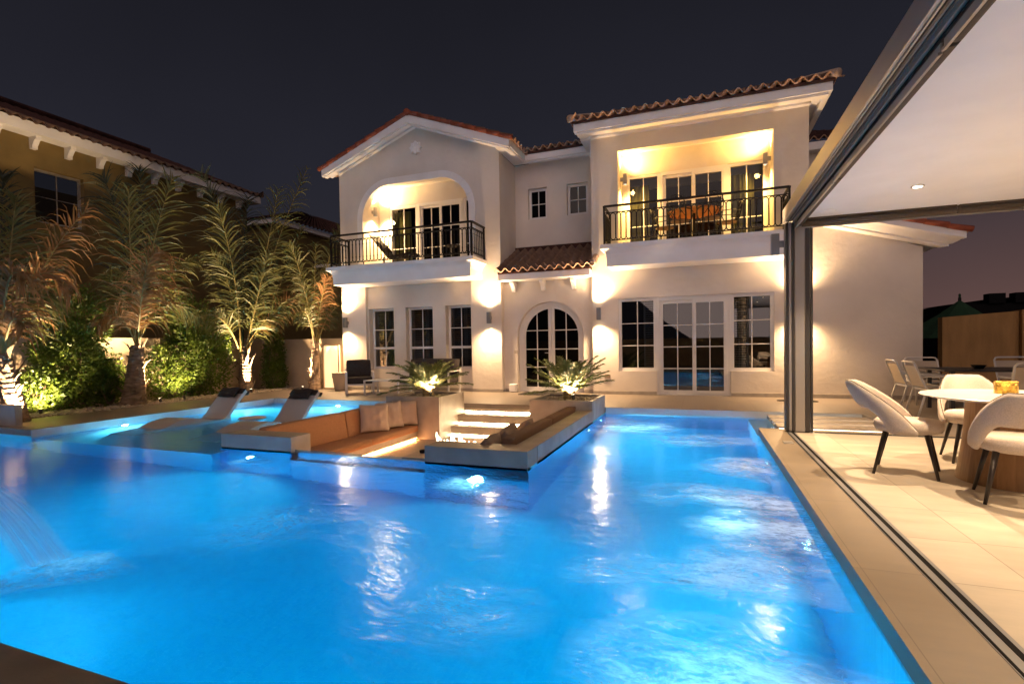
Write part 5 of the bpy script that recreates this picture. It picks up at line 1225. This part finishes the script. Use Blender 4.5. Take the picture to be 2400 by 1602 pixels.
def uplight(label, p, d, pw, deg=55, lens=True):
    p = Vector(p); d = Vector(d).normalized(); t = thing('garden_uplight', label, 'uplight', p, 'garden uplights')
    b = MB(); b.tube([p+Vector((0, 0, -.02)), p+Vector((0, 0, .05))], .010, 6); b.build('spike', M['black'], t)
    c = p+Vector((0, 0, .07)); b = MB(); b.tube([c-d*.05, c+d*.03, c+d*.045], [.028, .036, .040], 12); b.build('housing', M['dark_alu'], t)
    b = MB(); q = d.to_track_quat('Z', 'Y').to_matrix().to_4x4(); q.translation = c+d*.047; b.lathe([(.034, 0), (.001, .003)], 14, cap=False); b.v = [q @ v for v in b.v]; b.build('lens', M['lens'], t)
    spot(c+d*.06, d, pw, deg, .8, (1, .68, .36), .03, t)
UP = UPL
uplight('uplight at the foot of the palm at the left edge', (-11.45, 5.45, 0), (-.12, .06, 1), UP*1.6, 64)
uplight('uplight between the left shrub and the pebble edge', (-12.35, 6.25, 0), (-.75, .35, .75), UP*.8, 100)
uplight('added uplight brightening the tall dark shrub', (-12.2, 9.15, 0), (-.8, .35, .8), UP*.5, 90)  # lamp added only to lift the lower leaves of this shrub
uplight('uplight right of the palm with the dry leaf', (-12.2, 8.55, 0), (-.30, -.10, 1), UP*1.9, 84)
uplight('uplight in front of the tallest palm', (-12.15, 11.15, 0), (-.12, .02, 1), UP*2.0, 58)
uplight('uplight at the foot of the smallest palm', (-11.28, 12.22, 0), (.05, .2, 1), UP*1.1, 62)
uplight('uplight at the right foot of the wide left cycad', (-5.28, 9.36, .20), (-.2, .1, 1), UP*1.0, 140)
uplight('uplight at the foot of the upright right cycad', (-2.24, 9.33, .20), (-.2, .15, 1), UP*1.0, 140)

# ------------------------------------------------------------------ neighbours
def corb(parent, x, y, z):
    c = MB(); pr = [(0, 0), (.34, 0), (.34, -.09), (.27, -.11), (.20, -.2), (.15, -.26), (.14, -.34), (0, -.34)]
    c.prism([(x+p[0], z+p[1]) for p in pr], y-.07, y+.07); c.build('corbel', M['trim'], parent)
nh = thing('neighbour_house', 'yellow neighbouring house with a dark tiled roof behind the palms', 'house', (-19, 11, 0))
NX = -18.5; ENDP[:] = [nh, 'terra']
b = MB(); 
def wall_yz(mb, x, y0, y1, z0, z1, holes, th=.3):
    m_ = MB(); m_.wall(y0, y1, z0, z1, 0, th, holes); mb.add([Vector((x-v.y, v.x, v.z)) for v in m_.v], m_.f)
wall_yz(b, NX, -6, 17.0, 0, 7.6, [(9.42, 10.72, 5.15, 6.78), (3.5, 4.8, 5.15, 6.78)], .3)
b.box(-24, NX-.3, 16.7, 17.0, 0, 7.6); b.box(-24, -23.8, -6, 17, 0, 7.6); b.build('wall', M['yellow_wall'], nh)
for y0 in (9.42, 3.5):
    w_ = MB(); x = NX-.22
    for y1, y2, z1, z2 in ((y0, y0+.08, 5.15, 6.78), (y0+1.22, y0+1.30, 5.15, 6.78), (y0+.08, y0+1.22, 5.15, 5.23), (y0+.08, y0+1.22, 6.70, 6.78), (y0+.64, y0+.66, 5.23, 6.70), (y0+.08, y0+1.22, 5.95, 5.97)): w_.box(x, x+.05, y1, y2, z1, z2)
    f = w_.build('window', M['plinth'], nh); q = MB(); q.quad((x+.02, y0+.08, 5.23), (x+.02, y0+1.22, 5.23), (x+.02, y0+1.22, 6.70), (x+.02, y0+.08, 6.70)); q.build('pane', M['glass'], f)
b = MB(); b.box(NX-.4, -18.0, -6.5, 17.3, 7.60, 7.66); b.box(-18.14, -18.0, -6.5, 17.3, 7.66, 7.90); b.box(NX-.4, NX+.02, 16.99, 17.3, 7.66, 7.9); b.build('eaves', M['trim'], nh)
for k in range(-9, 8): corb(nh, NX, 10.28+k*.89, 7.598)
b = MB(); tiles(b, (-17.92, 17.4, 7.95), (-17.92, -6.5, 7.95), (-21.6, -6.5, 9.55), (-21.6, 15.0, 9.55), pitch=.30, row=.42, amp=.085, ru=6); tiles(b, (-24, 17.4, 7.95), (-17.92, 17.4, 7.95), (-21.6, 15, 9.55), (-21.7, 15, 9.55), pitch=.3, row=.42, ru=6)
b.tube([(-21.6, 15.0, 9.63), (-21.6, -6, 9.63)], .11, 8); b.build('roof', M['terra_dark'], nh)
n2 = thing('neighbour_house', 'lower dark roofed house further back between the palms and the villa', 'house', (-20, 24, 0))
ENDP[:] = [n2, 'terra']
b = MB(); b.box(-26, -19.5, 19.5, 30, 0, 7.35); b.box(-22, -12.8, 22.5, 30, 0, 5.6); b.build('wall', M['yellow_wall'], n2)
b = MB(); b.box(-26.3, -19.2, 19.2, 30, 7.35, 7.55); b.box(-22, -12.5, 22.2, 30, 5.6, 5.75); b.build('eaves', M['trim'], n2)
b = MB(); tiles(b, (-26.3, 19.1, 7.6), (-19.1, 19.1, 7.6), (-21, 23, 8.9), (-25, 23, 8.9), pitch=.3, row=.42, ru=6); tiles(b, (-22, 22.1, 5.8), (-12.4, 22.1, 5.8), (-14, 26, 7.1), (-22, 26, 7.1), pitch=.3, row=.42, ru=6); tiles(b, (-19.1, 19.1, 7.6), (-19.1, 30, 7.6), (-21, 27, 8.9), (-21, 23, 8.9), pitch=.3, row=.42, ru=6); b.build('roof', M['terra_dark'], n2)

# right side: walls, canopy, dark roofs
t = thing('side_wall', 'tall bronze coloured wall at the right beyond the terrace table', 'wall', (6, 15, 0))
b = MB(); b.prism([(5.42, 0), (6.85, 0), (6.85, 1.86), (5.42, 1.76)], 15.0, 15.25); b.prism([(6.86, 0), (14, 0), (14, 1.95), (6.86, 1.88)], 14.9, 15.25); b.build('wall_body', M['gold_wall'], t)
b = MB(); b.box(4.2, 5.41, 16.2, 16.4, 0, 1.69); tag(b.build('low_wall', M['olive_wall']), 'olive green wall in the gap right of the side wing', 'wall')
b = MB(); b.lathe([(.001, .30), (.03, .28), (.03, .1), (.5, -.28), (1.55, -.95)], 8, (6.9, 18, 2.22), cap=False)
t = thing('canopy', 'dark green pointed garden canopy behind the bronze wall', 'canopy', (6.9, 18, 0)); b.build('fabric', M['tent'], t)
b = MB(); b.tube([(6.9, 18, 0), (6.9, 18, 2.4)], .04, 8); b.build('pole', M['iron'], t)
t = thing('distant_house', 'black silhouette of a flat roofed house behind the bronze wall', 'house', (12, 24, 0))
b = MB(); b.box(8.2, 20, 22, 30, 0, 2.42); b.prism([(8.0, 2.42), (20, 2.42), (20, 2.9), (12, 2.78), (9.4, 2.60), (8.6, 2.5)], 22.5, 24); b.build('wall', M['black'], t)
for x, z in ((9.2, 2.42), (9.9, 2.42)): b = MB(); b.box(x, x+.45, 21.9, 22.3, z, z+.34); b.build('roof_unit', M['black'], t, bevel=.01)
spot((7.6, 14.6, 1.5), (0, 1, .4), 14, 120, 1, (1, .45, .2), .05, None) if False else None
